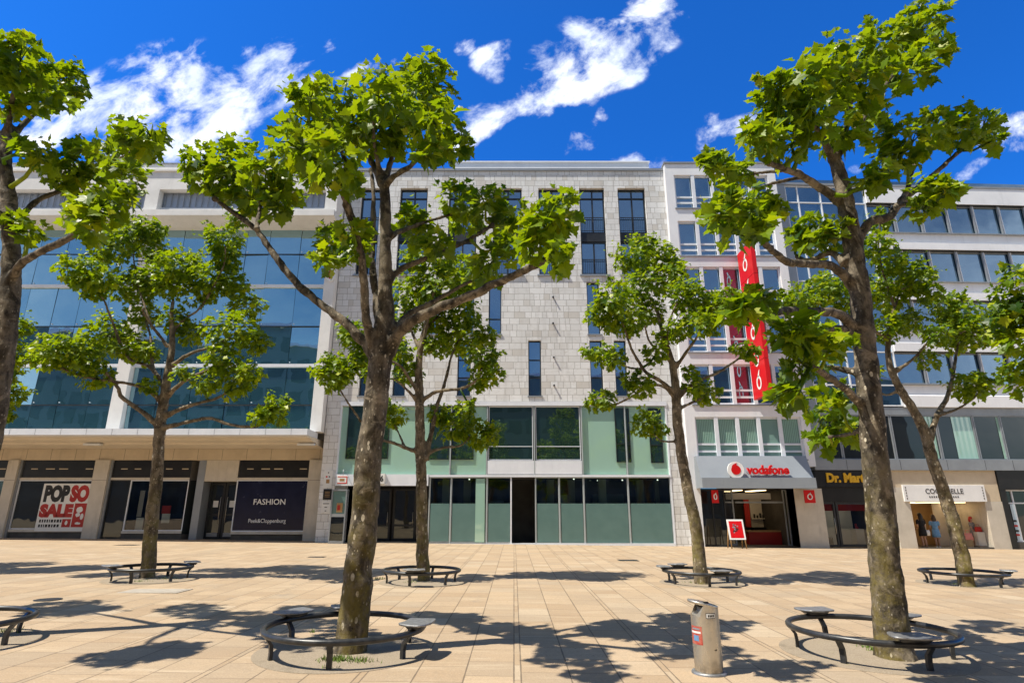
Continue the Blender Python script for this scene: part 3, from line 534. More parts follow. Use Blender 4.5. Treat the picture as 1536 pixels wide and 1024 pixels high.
    mb = MB(); mb.prism([(e1, D - .02), (e2, D + .76), (e2, D + .82), (e1, D + .04)], 3.29, 4.33, axis=2); mb.prism([(e1, D - .02), (e2, D + .76), (e2, D + .82), (e1, D + .04)], -.2, .445, axis=2); mb.build('return_panel', M['plinth'], rt)
    MB().box(e2, e3, D - .04, D + .95, -.2, fz0 - .004).build('jamb', M['grey_metal'], rt)
    MB().box(e3 + .004, f0 - .01, D - .03, D + .9, 3.22, fz0 - .004).build('door_head', M['cream_pillar'], rt)
    for a, b, hx in ((e3 + .02, (e3 + f0) / 2 - .02, 1), ((e3 + f0) / 2 + .02, f0 - .03, 0)):
        dr = window(rt, (a, b, .2, 3.17), D + .7, (M['dark_metal'], M['glass_dark']), fw=.12, fd=.08, name='door', hs=[1.45]); pull(dr, b - .17 if hx else a + .17, D + .7, 1.0, 2.4)
        s_ = (a + b) / 2; MB().box(s_ - .14, s_ + .14, D + .69, D + .698, 1.85, 2.2).build('notice', M['poster'], dr); MB().box(a + .14, b - .14, D + .69, D + .698, .3, .5).build('kick_plate', M['grey_metal'], dr)
    pn = shop(f0, f1, glass='navy')
    text('lettering', 'FASHION', M['white'], pn, X(381, 752), X(428.5, 752), *[V.pt(400, y)[1] for y in (756.5, 748)], D - .034, .012, .008)
    text('lettering', 'Peek&Cloppenburg', M['white'], pn, X(373, 781), X(429, 781), *[V.pt(400, y)[1] for y in (785.5, 777.5)], D - .034, .012, .006)
    mb = MB(); rr = V.rect(352, 790, 456, 797); mb.box(rr[0], rr[1], D - .033, D - .029, rr[2], rr[3]); 
    shop(X(-118), P0[0] - .04); shop(X(-258), X(-164))
    MB().box(L, 0, D + 3.4, 16, -.5, 5.4).build('core', M['roof'], rt); MB().box(L, e0, D + .12, D + 3.3, -.3, 4.9).build('shop_core', M['black'], rt); MB().box(f0, 0, D + .12, D + 3.3, -.3, 4.9).build('shop_core', M['black'], rt); MB().box(e2, f0, D + 1., D + 3.3, -.3, 4.9).build('shop_core', M['black'], rt)
    # sale poster inside window one
    q = V.rect(61, 725, 134, 796); ps = empty('poster', 'red and black sale poster filling the right half of the shop window', 'poster', (-10.3, 33.0 - .09, 0))
    z0, z1 = q[2], q[3]; s0, s1 = q[0], P1[0] - .06; h = z1 - z0; w_ = s1 - s0; MB().box(s0, s1, -.012, -.004, z0, z1).build('sheet', M['poster'], ps)
    text('lettering', 'POP', M['ink'], ps, s0 + .05 * w_, s0 + .58 * w_, z0 + .60 * h, z0 + .97 * h, -.013, .004, .07)
    text('lettering', 'SO', M['red_print'], ps, s0 + .60 * w_, s0 + .995 * w_, z0 + .60 * h, z0 + .97 * h, -.013, .004, .07)
    text('lettering', 'SALE', M['red_print'], ps, s0 + .02 * w_, s0 + .72 * w_, z0 + .28 * h, z0 + .57 * h, -.013, .004, .08)
    MB().box(s0 + .74 * w_, s0 + .995 * w_, -.016, -.0125, z0 + .08 * h, z0 + .58 * h).build('red_block', M['red_print'], ps); MB().box(s0 + .54 * w_, s0 + .72 * w_, -.016, -.0125, z0 + .08 * h, z0 + .25 * h).build('red_block', M['red_print'], ps)
    mk = MB()
    for row, yy in enumerate((.18, .08)):
        x = .06
        while x < .5: l = random.uniform(.02, .05); mk.box(s0 + x * w_, s0 + (x + l) * w_, -.015, -.0125, z0 + yy * h, z0 + (yy + .06) * h); x += l + .018
    mk.build('small_print', M['ink'], ps)
    mk = MB()
    for cx_, cz_, rx_, rz_ in ((.86, .44, .07, .07), (.84, .34, .05, .05), (.93, .30, .035, .08), (.87, .16, .06, .03), (.63, .17, .03, .05)):
        mk.face([(s0 + (cx_ + rx_ * math.cos(t * .628)) * w_, -.0175, z0 + (cz_ + rz_ * math.sin(t * .628) * random.uniform(.7, 1.1)) * h) for t in range(10)])
    mk.build('white_figure', M['poster'], ps)
    # display bits in window two: white cut-out numerals and red cards
    ds = empty('window_display', 'white cut-out letters and red sale cards standing in the display window behind a trunk', 'display', (-10.3, 33.0 + .5, .5))
    for k, (px0, px1, y0, y1, m_) in enumerate(((203, 214, 776, 796, 'poster'), (216, 226, 778, 797, 'poster'), (241, 253, 770, 784, 'poster'), (241, 254, 758, 770, 'red_print'), (205, 212, 735, 775, 'room_white'))):
        q = V.rect(px0, y0, px1, y1, .5); mb = MB().box(q[0], q[1], k * .04, k * .04 + .03, q[2] - .5, q[3] - .5); mb.build('card', M[m_], ds)
    return V, rt
department_store()
# ------------------------------------------------------------------ white building with the phone shop
def logo(parent, cx, cz, r, d, white, red, sx=1.):
    dk = MB(); n = 36; dk.loft([[(cx + sx * r * math.cos(2 * math.pi * i / n), d, cz + r * math.sin(2 * math.pi * i / n)) for i in range(n)], [(cx + sx * r * math.cos(2 * math.pi * i / n), d - .10, cz + r * math.sin(2 * math.pi * i / n)) for i in range(n)]])
    o = dk.build('emblem', white, parent)
    ap = []
    for i in range(31):
        a = R(58) - R(268) * i / 30; ap.append((.58 * math.cos(a), .56 * math.sin(a)))
    ap += [(-.44, .50), (-.24, .68), (.0, .79), (.20, .82), (.13, .70), (.12, .58)]
    am = MB(); am.face([(cx + sx * r * x, d - .104, cz + r * z) for x, z in ap]); k = am.build('mark', red, o); sol = k.modifiers.new('thickness', 'SOLIDIFY'); sol.thickness = .012
    return o
def white_building():
    W = Wall(9.23, 31.4); rt = W.root('white_building', 'narrow white office building with rows of framed windows above the phone shop', 'building'); WD = 6.72
    tops = [21.35, 18.24, 15.30, 12.40, 9.46, 6.53]; wl, wr = .52, 6.25; holes = [(wl, wr, t - 2.25, t) for t in tops]
    mb = MB(); wall_holes(mb, 0, WD, 3.9, 22.12, holes, .3); mb.box(0.001, WD - .001, .36, 14, 3.9, 22.05); mb.face([(0, 0, 3.9), (0, 0, 22.12), (0, .6, 22.12), (0, .6, 3.9)]); mb.face([(WD, 0, 22.12), (WD, 0, 3.9), (WD, .9, 3.9), (WD, .9, 22.12)]); mb.face([(0, 0, 22.12), (WD, 0, 22.12), (WD, .6, 22.12), (0, .6, 22.12)])
    mb.build('wall', M['white_paint'], rt); MB().box(-.05, WD + .05, -.07, .7, 22.123, 22.23).build('coping', M['grey_metal'], rt)
    for i, t in enumerate(tops):
        z0 = t - 2.25; gl = M['curtain_glass'] if i == 5 else M['glass_mid']
        vs = [wl + (wr - wl) * k / 5 for k in range(1, 5)]
        window(rt, (wl, wr, z0, t), .12, (M['white_metal'], gl), vs=vs, hs=[z0 + .42, z0 + .80], fw=.10, fd=.14, tilt=.006)
        MB().box(wl - .08, wr + .08, -.07, .12, z0 - .07, z0 - .003).build('sill', M['grey_metal'], rt)
        for v in vs: MB().box(v - .10, v + .10, .015, .117, z0, t).build('mullion', M['white_metal'], rt)
        if i == 5:
            for k in range(5):
                if k == 3: continue
                cb = MB()
                a = wl + (wr - wl) * k / 5 + .15; b = a + (wr - wl) / 5 - .3; n = 9
                for q in range(n): cb.box(a + (b - a) * q / n, a + (b - a) * (q + .55) / n, .170, .176, z0 + .88, t - .12)
                cb.build('blind', M['panel_green'], rt)
    for s0 in (0.,): MB().box(0, .5, .0, .6, -.4, 3.9).build('pier', M['white_paint'], rt)
    # canopy with sloped sign face
    cz0, cz1, cz2 = 2.78, 3.24, 4.42; c0 = W.pt(1053, 728, -1.0)[0]; c1 = W.pt(1224, 728, -1.0)[0]
    cn = MB(); cn.prism([(-1.05, cz0), (-1.05, cz1), (-.93, cz1), (-.35, cz2), (-.005, cz2), (-.005, cz0)], c0, c1); sg = cn.build('canopy', M['sign_grey'], rt)
    mb = MB(); mb.box(c0 - .0, c1, -1.09, -1.054, cz0 - .03, cz1 + .03); mb.build('canopy_edge', M['sign_grey'], rt)
    cx, cz = W.pt(1101, 705, -.75); logo(sg, cx, cz, .42, -.93, M['white'], M['red'])
    text('lettering', 'vodafone', M['red'], sg, W.pt(1118, 705, -.8)[0], W.pt(1181, 705, -.8)[0], *[W.pt(1150, y, -.8)[1] for y in (711.5, 697.5)], -.92, .10, .035)
    lb = MB()
    for k in range(8): x = W.pt(1120 + 8 * k, 710, -.8)[0]; lb.box(x, x + .02, -.86, -.60, 3.56, 3.58)
    lb.build('letter_brackets', M['grey_metal'], sg)
    # shop recess
    pr = W.pt(1196, 780)[0]; pr2 = W.pt(1224, 780)[0]; MB().box(pr, WD + .1, -.02, .8, -.5, 2.775).build('pillar', M['cream_pillar'], rt)
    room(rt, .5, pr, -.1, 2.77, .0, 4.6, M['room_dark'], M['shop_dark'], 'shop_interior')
    q = lambda px, d=.6: W.pt(px, 780, d)[0]
    sw = window(rt, (.52, q(1088), -.08, 2.74), .35, (M['dark_metal'], M['glass_dark']), nx=2, fw=.06, fd=.08, name='shop_window')
    window(rt, (q(1090), q(1106), -.08, 2.74), .9, (M['grey_metal'], M['clear']), fw=.07, fd=.09, name='shop_window', hs=[2.1])
    MB().box(q(1106, .9), q(1178, .9), .9, 1.0, 2.05, 2.14).build('door_head', M['grey_metal'], rt); MB().box(q(1094, 1.1), q(1162, 1.1), 1.25, 1.3, 2.25, 2.58).build('light_panel', M['room_white'], rt)
    for a, b in ((1178, 1184), (1186, 1195)): window(rt, (q(a, .9), q(b, .9), -.08, 2.74), .85, (M['grey_metal'], M['clear']), fw=.05, fd=.08, name='door')
    # furniture seen inside
    def shelf_unit(): 
        o = empty('shelf_unit', 'white backlit phone shelf at the back of the shop with small devices', 'shelf', (9.23, 31.4 + 4.2, 0)); a, b = W.pt(1128, 780, 4.2)[0], W.pt(1158, 780, 4.2)[0]
        MB().box(a, b, .1, .2, .75, 2.3).build('back_panel', M['room_white'], o); MB().box(a, b, -.15, .1, 1.2, 1.25).build('shelf', M['room_white'], o); MB().box(a, b, -.2, .2, -.05, .75).build('base', M['black'], o)
        dv = MB()
        for k in range(6): x = a + .15 + k * (b - a - .3) / 5; dv.box(x - .05, x + .05, -.05, -.03, 1.25, 1.25 + random.uniform(.15, .3))
        dv.build('devices', M['ink'], o); MB().box(a - .35, a - .05, .05, .15, .75, 2.35).build('red_panel', M['red_print'], o)
    shelf_unit()
    ct = empty('counter', 'low shop counter with red front inside the phone shop', 'counter', (9.23 + q(1148, 2.4), 31.4 + 2.4, 0)); MB().box(-1.1, .9, -.3, .3, -.1, .55).build('front', M['red_print'], ct); MB().box(-1.15, .95, -.35, .35, .55, .62).build('top', M['wood'], ct)
    for k in range(3): MB().box(1.6 + k * 1.3, 2.0 + k * 1.3, 1.6, 3.6, 2.72, 2.76).build('ceiling_lamp', M['warm_lamp'], rt)
    # small flags under the canopy
    for k, (px, y, lab) in enumerate(((1073, 744, 'small red hanging sign with white ring under left end of grey canopy'), (1213.5, 744, 'small red hanging sign with white ring in front of the stone pillar'))):
        s, z = W.pt(px, y, -.45 if k else -.55); w_ = .27 if k else .17; o = empty('hanging_sign', lab, 'sign', (9.23 + s, 31.4 - .5, z), 'hanging signs under the canopy')
        MB().box(-w_, w_, -.04, .04, -.33, .31).build('board', M['red'], o, bevel=.01)
        rg = MB(); n = 20; rg.tube([(w_ * .42 * math.cos(t * 2 * math.pi / n), -.048, .13 * math.sin(t * 2 * math.pi / n) - .02) for t in range(n)], .028, 6, closed=True); rg.tube([(.02, -.048, .10), (.05, -.048, .19)], [.03, .012], 6); rg.build('ring_mark', M['white'], o)
    # the tall blade sign
    bt, bb = W.pt(1120, 372, -1.)[1], W.pt(1138, 596, -1.)[1]; s = W.pt(1109, 372)[0]
    bs = empty('blade_sign', 'tall red blade sign with white ring marks projecting from the white facade', 'sign', (9.23 + W.pt(1126, 560, -.1)[0], 31.4, 0)); th = .24
    segs = [bt, bt - 1.95, (bt + bb) / 2 - .2, bb + 1.9, bb]
    for k in range(4): MB().box(0, th, -2.0, -.12, segs[k + 1] + .015, segs[k] - .015).build('light_box', M['red'], bs, bevel=.01)
    MB().box(.02, th - .02, -1.98, -.10, bb + .02, bt - .02).build('spine', M['red_print'], bs)
    for z_ in (bb + .6, bt - .6): MB().tube([(th / 2, 0, z_), (th / 2, -.2, z_)], .05, 8).build('bracket', M['grey_metal'], bs)
    def ringmark(zc, ry=.31, rz=.37, w=.13):
        n = 28
        for sgn, xx in ((-1, 0.), (1, th)):
            rg = MB()
            for k in range(n):
                a0, a1 = 2 * math.pi * k / n, 2 * math.pi * (k + 1) / n; o_ = lambda a, f: (-1.06 + (ry - f) * math.cos(a), zc + (rz - f) * math.sin(a)); e = xx + sgn * .012
                for aa, bb in (((a0, 0), (a1, 0)),): rg.face([(e, *o_(a0, 0)), (e, *o_(a1, 0)), (e, *o_(a1, w)), (e, *o_(a0, w))])
            e = xx + sgn * .012; rg.face([(e, -1.06 + p, zc + q_) for p, q_ in ((.12, .25), (.05, .42), (-.08, .60), (-.22, .69), (-.16, .50), (-.10, .35))])
            rg.build('ring_mark', M['white'], bs)
    for py in (398, 437, 500, 540, 574): ringmark(W.pt(1128, py, -1.)[1])
    # A-board
    s, _ = W.pt(1107, 821, -1.3); x = 9.23 + s; ab = empty('sign_board', 'pavement A-board with red poster in white frame outside the phone shop', 'sign board', (x, 31.4 - 1.2, gz(x)))
    def lean(p, tilt): return (p[0], p[1] + tilt * p[2], p[2])
    for sg_, tl in ((-1, .22), (1, -.22)):
        for sx in (-1, 1): MB().tube([lean((sx * .36, sg_ * .28, 0), tl), lean((sx * .33, sg_ * .28, .95), tl)], .028, 6).build('leg', M['wood'], ab)
    mb = MB(); fr_ = [(-.40, .42), (.40, .42), (.40, 1.36), (-.40, 1.36)]
    mb.loft([[lean((x_, -.31 + e, z_), .22) for x_, z_ in fr_] for e in (0, .04)]); mb.build('frame', M['white'], ab)
    mb = MB(); mb.loft([[lean((x_, -.318 + e, z_), .22) for x_, z_ in ((-.32, .50), (.32, .50), (.32, 1.28), (-.32, 1.28))] for e in (0, .006)]); mb.build('poster', M['red'], ab)
    mb = MB()
    for k in range(26):
        a = random.uniform(-.15, .13); b = random.uniform(.74, 1.12); mb.face([lean((a + .035 * math.cos(t * 1.05), -.3225, b + .035 * math.sin(t * 1.05) * random.uniform(.6, 1.3)), .22) for t in range(6)], k % 2)
    mb.build('print', [M['ink'], M['sign_grey']], ab)
white_building()
# ------------------------------------------------------------------ office building on the right (turned slightly away)
def office_building():
    W = Wall(15.96, 31.75, .040); rt = W.root('office_building', 'long grey and white office building with ribbon windows above small shops', 'building'); L = 19.
    g1 = 5.6                                       # glazed corner section, then the banded part
    T = [19.70, 16.62, 13.42, 10.30]; Bt = [17.82, 14.66, 11.62, 8.48]
    MB().box(0.02, L, .5, 14, 3.8, 21.2).build('core', M['roof'], rt)
    for i in range(4):
        zt, zb_ = T[i], Bt[i]
        top = 20.85 if i == 0 else Bt[i - 1]; h = top - zt
        bd = MB(); bd.prism([(.10, top - .04), (.10, top - h * .52), (-.14, top - h * .60), (-.16, zt + .03), (.5, zt + .03), (.5, top - .04)] if i else [(-.10, top), (-.14, zt + .03), (.5, zt + .03), (.5, top)], g1, L); bd.build('band', M['white_paint'], rt)
        n = 8; vs = [g1 + (L - g1) * k / n for k in range(1, n)]
        window(rt, (g1, L, zb_, zt), .10, (M['grey_metal'], M['glass_mid']), vs=vs, fw=.07, fd=.1, tilt=.008)
        for v in vs: MB().box(v - .10, v - .03, -.0, .098, zb_, zt, 0).box(v + .03, v + .09, .04, .098, zb_, zt, 1).box(v - .03, v + .03, .06, .098, zb_, zt, 0).build('mullion', [M['grey_metal'], M['white_metal']], rt)
        MB().box(g1, L, -.06, .1, zb_ - .05, zb_ - .003).build('sill', M['grey_metal'], rt)
        mb = MB(); mb.box(g1, L, -.10, .098, zt - .0, zt + .028); mb.build('lintel', M['dark_metal'], rt)
    bd = MB(); bd.prism([(.10, Bt[3] - .055), (.10, Bt[3] - .6), (-.14, Bt[3] - .7), (-.16, 7.15), (.5, 7.15), (.5, Bt[3] - .055)], g1, L); bd.build('band', M['white_paint'], rt)
    # roof edge and railing of glass
    MB().box(0, L, -.14, .6, 20.853, 20.99).build('coping', M['grey_metal'], rt); MB().box(0.3, L, .5, .53, 20.99, 21.6).build('glass_railing', M['glass_mid'], rt)
    # glazed corner
    vs = [g1 * k / 4 for k in range(1, 4)]; hs = []
    for i in range(4): hs += [T[i], Bt[i] - .1]
    window(rt, (.62, g1 - .01, 7.2, 20.84), -.02, (M['white_metal'], M['glass_mid']), vs=vs, hs=hs, fw=.07, fd=.12, tilt=.008, name='corner_glazing')
    MB().box(0, .6, -.10, .5, 3.8, 20.85).build('corner_pier', M['grey_metal'], rt)
    # first floor strip of display windows
    z0, z1 = 4.30, 6.72
    MB().box(.61, L, .02, .5, z1 + .003, 7.147).build('head_panel', M['grey_metal'], rt)
    px = [1217, 1262, 1303, 1341, 1410, 1466, 1507, 1552, 1600]; e = [.66] + [W.pt(p, 655)[0] for p in px[1:]] 
    for i in range(len(e) - 1):
        if e[i + 1] > L: break
        gl = M['curtain_glass'] if i == 99 else M['glass_dark']
        w = window(rt, (e[i], e[i + 1] - .03, z0, z1), .05, (M['grey_metal'], gl), fw=.06, fd=.1, tilt=.006, label='tall first floor window half covered by pale curtain' if i == 4 else None)
        if i in (3, 4, 5): 
            a, b = e[i], e[i + 1]; f = (.62, .93) if i == 3 else ((.42, .95) if i == 4 else (.86, .96)); cu = MB(); n = 8
            for k in range(n): q0, q1 = a + (b - a) * (f[0] + (f[1] - f[0]) * k / n), a + (b - a) * (f[0] + (f[1] - f[0]) * (k + 1) / n); cu.face([(q0, .085 + .006 * (k % 2), z0 + .07), (q1, .085 + .006 * ((k + 1) % 2), z0 + .07), (q1, .085 + .006 * ((k + 1) % 2), z1 - .07), (q0, .085 + .006 * (k % 2), z1 - .07)])
            cu.build('curtain', M['panel_green'], w)
    MB().box(.0, L, -.18, .4, 3.74, z0 - .003).build('sill_band', M['grey_metal'], rt)
    jt = MB()
    for q in e[1:]: jt.box(q - .05, q - .035, -.186, -.178, 3.76, z0 - .02)
    jt.build('sill_joints', M['dark_metal'], rt)
    # shop level: boot shop
    s = lambda p, y=775, d=0.: W.pt(p, y, d)[0]
    k0, k1 = .0, s(1346); zg = -.22
    MB().box(k0, k1, -.10, .4, 2.86, 3.737).build('shop_fascia', M['black'], rt)
    sg = rt
    text('lettering', 'Dr. Martens', M['yellow'], rt, s(1239, 716, -.1), s(1317, 716, -.1), *[W.pt(1270, y, -.1)[1] for y in (723.5, 709)], -.10, .05, .05)
    MB().box(s(1217), s(1230), -.03, .5, -.5, 2.857).build('pillar', M['cream_pillar'], rt)
    MB().box(s(1343), s(1368), -.05, .5, -.5, 2.857).build('pillar', M['cream_pillar'], rt)
    a, b = s(1230.5), s(1343) - .01; MB().box(a, b, .02, .3, 2.1, 2.855).build('head_panel', M['black'], rt)
    m_ = s(1256)
    d1 = window(rt, (a, m_ - .02, zg + .1, 2.097), .06, (M['dark_metal'], M['clear']), fw=.10, fd=.1, name='door'); d2 = window(rt, (m_ + .02, b, zg + .1, 2.097), .05, (M['dark_metal'], M['clear']), vs=[m_ + (b - m_) * .6], fw=.12, fd=.1, name='shop_window'); pull(d1, m_ - .16, .06, .5, 1.3)
    room(rt, a, b, zg, 2.3, .32, 4., M['room_dark'], M['shop_dark'], 'shop_interior'); MB().box(m_ + .9, b - .4, 3.2, 3.3, zg, 2.2).build('partition', M['room_white'], rt)
    aw = MB(); aw.prism([(.34, 2.02), (.40, 2.02), (.9, 1.70), (.86, 1.66)], a + .05, b - .05); aw.build('red_pelmet', M['red_print'], rt)
    for kk in range(2): MB().box(a + .8 + kk * 1.8, a + 1.2 + kk * 1.8, 1.2, 2.8, 2.24, 2.28).build('ceiling_lamp', M['white_lamp'], rt)
    for kk, (q, lab) in enumerate(((.55, 'low dark table with boots by the left door of the boot shop'), (2.6, 'tall plinth with boots behind the boot shop window'))):
        o = empty('shoe_display', lab, 'display stand', (15.96 + (a + q), 31.75 + .04 * (a + q) + 1.3, zg)); hh = .5 if kk == 0 else .95
        MB().box(-.5 if kk == 0 else -.22, .5 if kk == 0 else .22, -.25, .25, 0, hh).build('plinth', M['black'] if kk == 0 else M['room_white'], o, bevel=.01)
        for r_ in range(3 if kk == 0 else 1):
            x_ = -.3 + r_ * .3 if kk == 0 else 0; bt_ = MB(); bt_.loft([ell(x_, 0, hh, .05, .14), ell(x_, 0, hh + .07, .05, .135), ell(x_, .05, hh + .12, .045, .075), ell(x_, .06, hh + .26, .05, .07)]); bt_.build('boot', M['black'] if r_ % 2 else M['red_print'], o)
    # handbag shop
    f1_ = s(1483, 720); MB().box(k1 + .01, s(1506), -.04, .4, 2.135, 3.737).build('shop_fascia', M['cream'], rt)
    sb = W.rect(1355.5, 727, 1478.5, 752, -.14); sgn = MB().box(sb[0], sb[1], -.14, -.045, sb[2], sb[3]).build('sign_panel', M['white'], rt, bevel=.01)
    text('lettering', 'COCCINELLE', M['ink'], sgn, s(1388, 736, -.15), s(1444.5, 736, -.15), *[W.pt(1410, y, -.15)[1] for y in (740, 732.5)], -.141, .012, 0.)
    mk = MB()
    for k in range(14):
        x_ = s(1394, 745, -.15) + k * .118
        if k not in (5, 9): mk.box(x_, x_ + .06, -.15, -.141, W.pt(1410, 746, -.15)[1], W.pt(1410, 743.6, -.15)[1])
    for xx in (sb[0] + .12, sb[1] - .16):
        for k in range(5): mk.box(xx, xx + .04, -.15, -.141, sb[2] + .12 + k * .14, sb[2] + .2 + k * .14)
    mk.build('small_print', M['ink'], sgn)
    w0, w1 = s(1368) + .005, s(1481); MB().box(w1, s(1507), -.05, 2.5, -.5, 2.13).build('pillar', M['cream_pillar'], rt)
    room(rt, w0, w1, zg, 2.13, .0, 3.4, M['room_warm'], M['shop_dark'], 'shop_interior'); MB().box(w0, w1, -.03, .12, -.5, zg + .06).build('threshold', M['plinth'], rt)
    MB().box(s(1448), w1 - .02, 2.2, 2.3, zg, 2.12).build('partition', M['room_white'], rt); MB().box(s(1396), s(1412), 3.2, 3.3, .9, 1.9).build('wall_panel', M['pink'], rt)
    for kk in range(3): MB().box(w0 + .5 + kk * 1.4, w0 + .9 + kk * 1.4, .8, 2.6, 2.07, 2.11).build('ceiling_lamp', M['warm_lamp'], rt)
    MB().box(w0 + .1, s(1376), .9, 1.8, zg, .75).build('cabinet', M['black'], rt)
    # last shop at the right edge
    r0 = s(1507.5); MB().box(s(1482, 716) + .25, L, -.10, .4, 2.86, 3.737).build('shop_fascia', M['black'], rt) if False else MB().box(s(1507), L, -.10, .4, 2.75, 3.737).build('shop_fascia', M['black'], rt)
    MB().box(s(1507) + .003, s(1516), -.07, .5, -.5, 2.747).build('pillar', M['black'], rt)
    window(rt, (s(1516) + .01, L - .1, .1, 2.74), .05, (M['white_metal'], M['glass_dark']), vs=[s(1527), s(1575)], hs=[2.05], fw=.07, fd=.1, name='shop_window')
    MB().box(s(1516), L, -.02, .2, -.5, .097).build('threshold', M['plinth'], rt)
    bn = MB().box(s(1517) + .1, s(1526) - .02, .03, .04, .17, 2.0).build('window_film', M['paleblue'], rt)
    mk = MB()
    for k, z_ in enumerate((1.1, .85, .6, .4)): c_ = (s(1517) + s(1526)) / 2; mk.box(c_ - .10, c_ + .10, .022, .029, z_, z_ + .1, k % 2)
    mk.build('print', [M['ink'], M['red_print']], bn)
    MB().box(0, L, 4.2, 14, -.6, 3.8).build('core', M['roof'], rt); MB().box(s(1512), L, .3, 4.1, -.6, 3.7).build('shop_core', M['black'], rt); MB().box(s(1345), s(1367), .42, 4.1, -.6, 3.7).build('shop_core', M['black'], rt); MB().box(0.02, L, .42, 4.1, 2.32, 3.73).build('ceiling_slab', M['black'], rt)
    return W
WO = office_building()
# ------------------------------------------------------------------ buildings across the square (behind the camera, seen mirrored in the glass)
def opposite():
    for k, (x0, x1, h, lab) in enumerate(((-70, -13, 25.2, 'tall dark office block across the square mirrored in the curtain wall'), (-12.9, 60, 19.6, 'lower grey office block across the square mirrored in the shop glass'))):
        rt = empty('facing_building', lab, 'building', (0, -16., 0)); mb = MB(); mb.box(x0, x1, -14, 0, -1.5, h); mb.build('wall', M['facing'], rt); MB().box(x0 - .2, x1 + .2, -.5, .4, h + .003, h + .5).build('cornice', M['white_paint'], rt)
        for f in range(int(h // 3.4)):
            z = 1.2 + f * 3.4; wb = MB(); x = x0 + 1
            while x < x1 - 2.4: wb.box(x, x + 1.9, .002, .05, z, z + 2.1); x += 2.7
            wb.build('window_row', M['facing_glass'], rt)
opposite()
# ------------------------------------------------------------------ trees
HALF = [(0, .04), (.17, -.10), (.44, -.05), (.35, .10), (.36, .19), (.66, .36), (.50, .44), (.44, .56), (.23, .60), (.26, .74), (.12, .80), (0, 1.02)]
def leaf_template():
    out = HALF + [(-x, y) for x, y in reversed(HALF[1:-1])]; v = [(0, .34, 0.)]
    for x, y in out: v.append((x, y, .20 * abs(x) - .20 * max(0, y - .3) ** 2 - .10 * max(0, -y)))
    n = len(out); f = [(0, i + 1, (i + 1) % n + 1) for i in range(n)]; return np.array(v), np.array(f)
LV, LF = leaf_template()
def unit(a): return a / np.maximum(np.linalg.norm(a, axis=1, keepdims=True), 1e-9)
class Leaves:
    def __init__(s): s.p = []; s.t = []; s.n = []; s.sz = []; s.y = []
    def add(s, p, tip, nrm, sz, young): s.p.append(p); s.t.append(tip); s.n.append(nrm); s.sz.append(sz); s.y.append(young)
    def cluster(s, c, r, size, dens, rng, shoots=5):
        c = np.array(c); n = max(14, int(dens * (r / size) ** 2)); d = unit(rng.normal(size=(n, 3)))
        lump = 1 + .20 * np.sin(d[:, :1] * 4.1 + c[0] * 3) * np.cos(d[:, 2:] * 3.7 + c[2] * 5); rad = r * .90 * (.26 + .74 * rng.random((n, 1)) ** .5) * lump
        q = d * rad * np.array([1.05, 1.05, .86]); up = np.array([[0, 0, 1.]])
        tip = unit(d * np.array([1, 1, .35]) * .95 + rng.normal(size=(n, 3)) * .45 + np.array([[0, 0, -.38]]) - up * np.clip(-d[:, 2:], 0, 1) * .55)
        nr = unit(up * .9 + d * .95 + rng.normal(size=(n, 3)) * .42 + np.array([[-.28, -.22, 0]]))
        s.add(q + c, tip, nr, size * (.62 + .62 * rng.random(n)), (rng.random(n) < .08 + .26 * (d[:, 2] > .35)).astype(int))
        for k in range(shoots):
            d0 = rng.normal(size=3); d0[2] = abs(d0[2]) * .9 + .15; d0 /= np.linalg.norm(d0); m = 6; tt = np.linspace(.8, 1.12 + .28 * rng.random(), m)[:, None]
            q = c + d0 * tt * r + rng.normal(size=(m, 3)) * size * .28; tp = unit(d0 * .5 + rng.normal(size=(m, 3)) * .8 + np.array([[0, 0, -.1]])); nn = unit(up + d0 * .3 + rng.normal(size=(m, 3)) * .5)
            s.add(q, tp, nn, size * np.linspace(.85, .42, m) * (.8 + .4 * rng.random(m)), (np.linspace(0, 1, m) + rng.random(m) * .5 > .75).astype(int))
    def mesh(s, name, extra=None):
        p = np.concatenate(s.p); t = np.concatenate(s.t); n = np.concatenate(s.n); sz = np.concatenate(s.sz); y = np.concatenate(s.y)
        x = unit(np.cross(t, n)); n2 = np.cross(x, t); L = len(p); k = len(LV)
        curl = RNG.uniform(.2, 2.2, (L, 1)); lv = np.broadcast_to(LV, (L, k, 3)).copy(); lv[:, :, 2] *= curl; lv[:, :, 0] *= RNG.uniform(.85, 1.1, (L, 1))
        co = p[:, None, :] + (lv[:, :, :1] * x[:, None] + (lv[:, :, 1:2]) * t[:, None] + lv[:, :, 2:3] * n2[:, None]) * sz[:, None, None]
        fc = (LF[None] + (np.arange(L) * k)[:, None, None]).reshape(-1, 3); mi = np.repeat(y, len(LF)); co = co.reshape(-1, 3)
        sm = np.zeros(len(fc), bool)
        if extra is not None and extra.v:
            ev = np.array(extra.v); tr = []
            for f in extra.f:
                for i in range(1, len(f) - 1): tr.append((f[0], f[i], f[i + 1]))
            tr = np.array(tr) + len(co); co = np.concatenate([co, ev]); fc = np.concatenate([fc, tr]); mi = np.concatenate([mi, np.full(len(tr), 2)]); sm = np.concatenate([sm, np.ones(len(tr), bool)])
        me = bpy.data.meshes.new(name); me.vertices.add(len(co)); me.vertices.foreach_set('co', co.astype(np.float32).ravel()); me.loops.add(fc.size); me.loops.foreach_set('vertex_index', fc.astype(np.int32).ravel())
        me.polygons.add(len(fc)); me.polygons.foreach_set('loop_start', np.arange(0, fc.size, 3, dtype=np.int32)); me.polygons.foreach_set('loop_total', np.full(len(fc), 3, np.int32))
        me.polygons.foreach_set('material_index', mi.astype(np.int32)); me.polygons.foreach_set('use_smooth', sm); me.update(calc_edges=True); return me
TK = .81
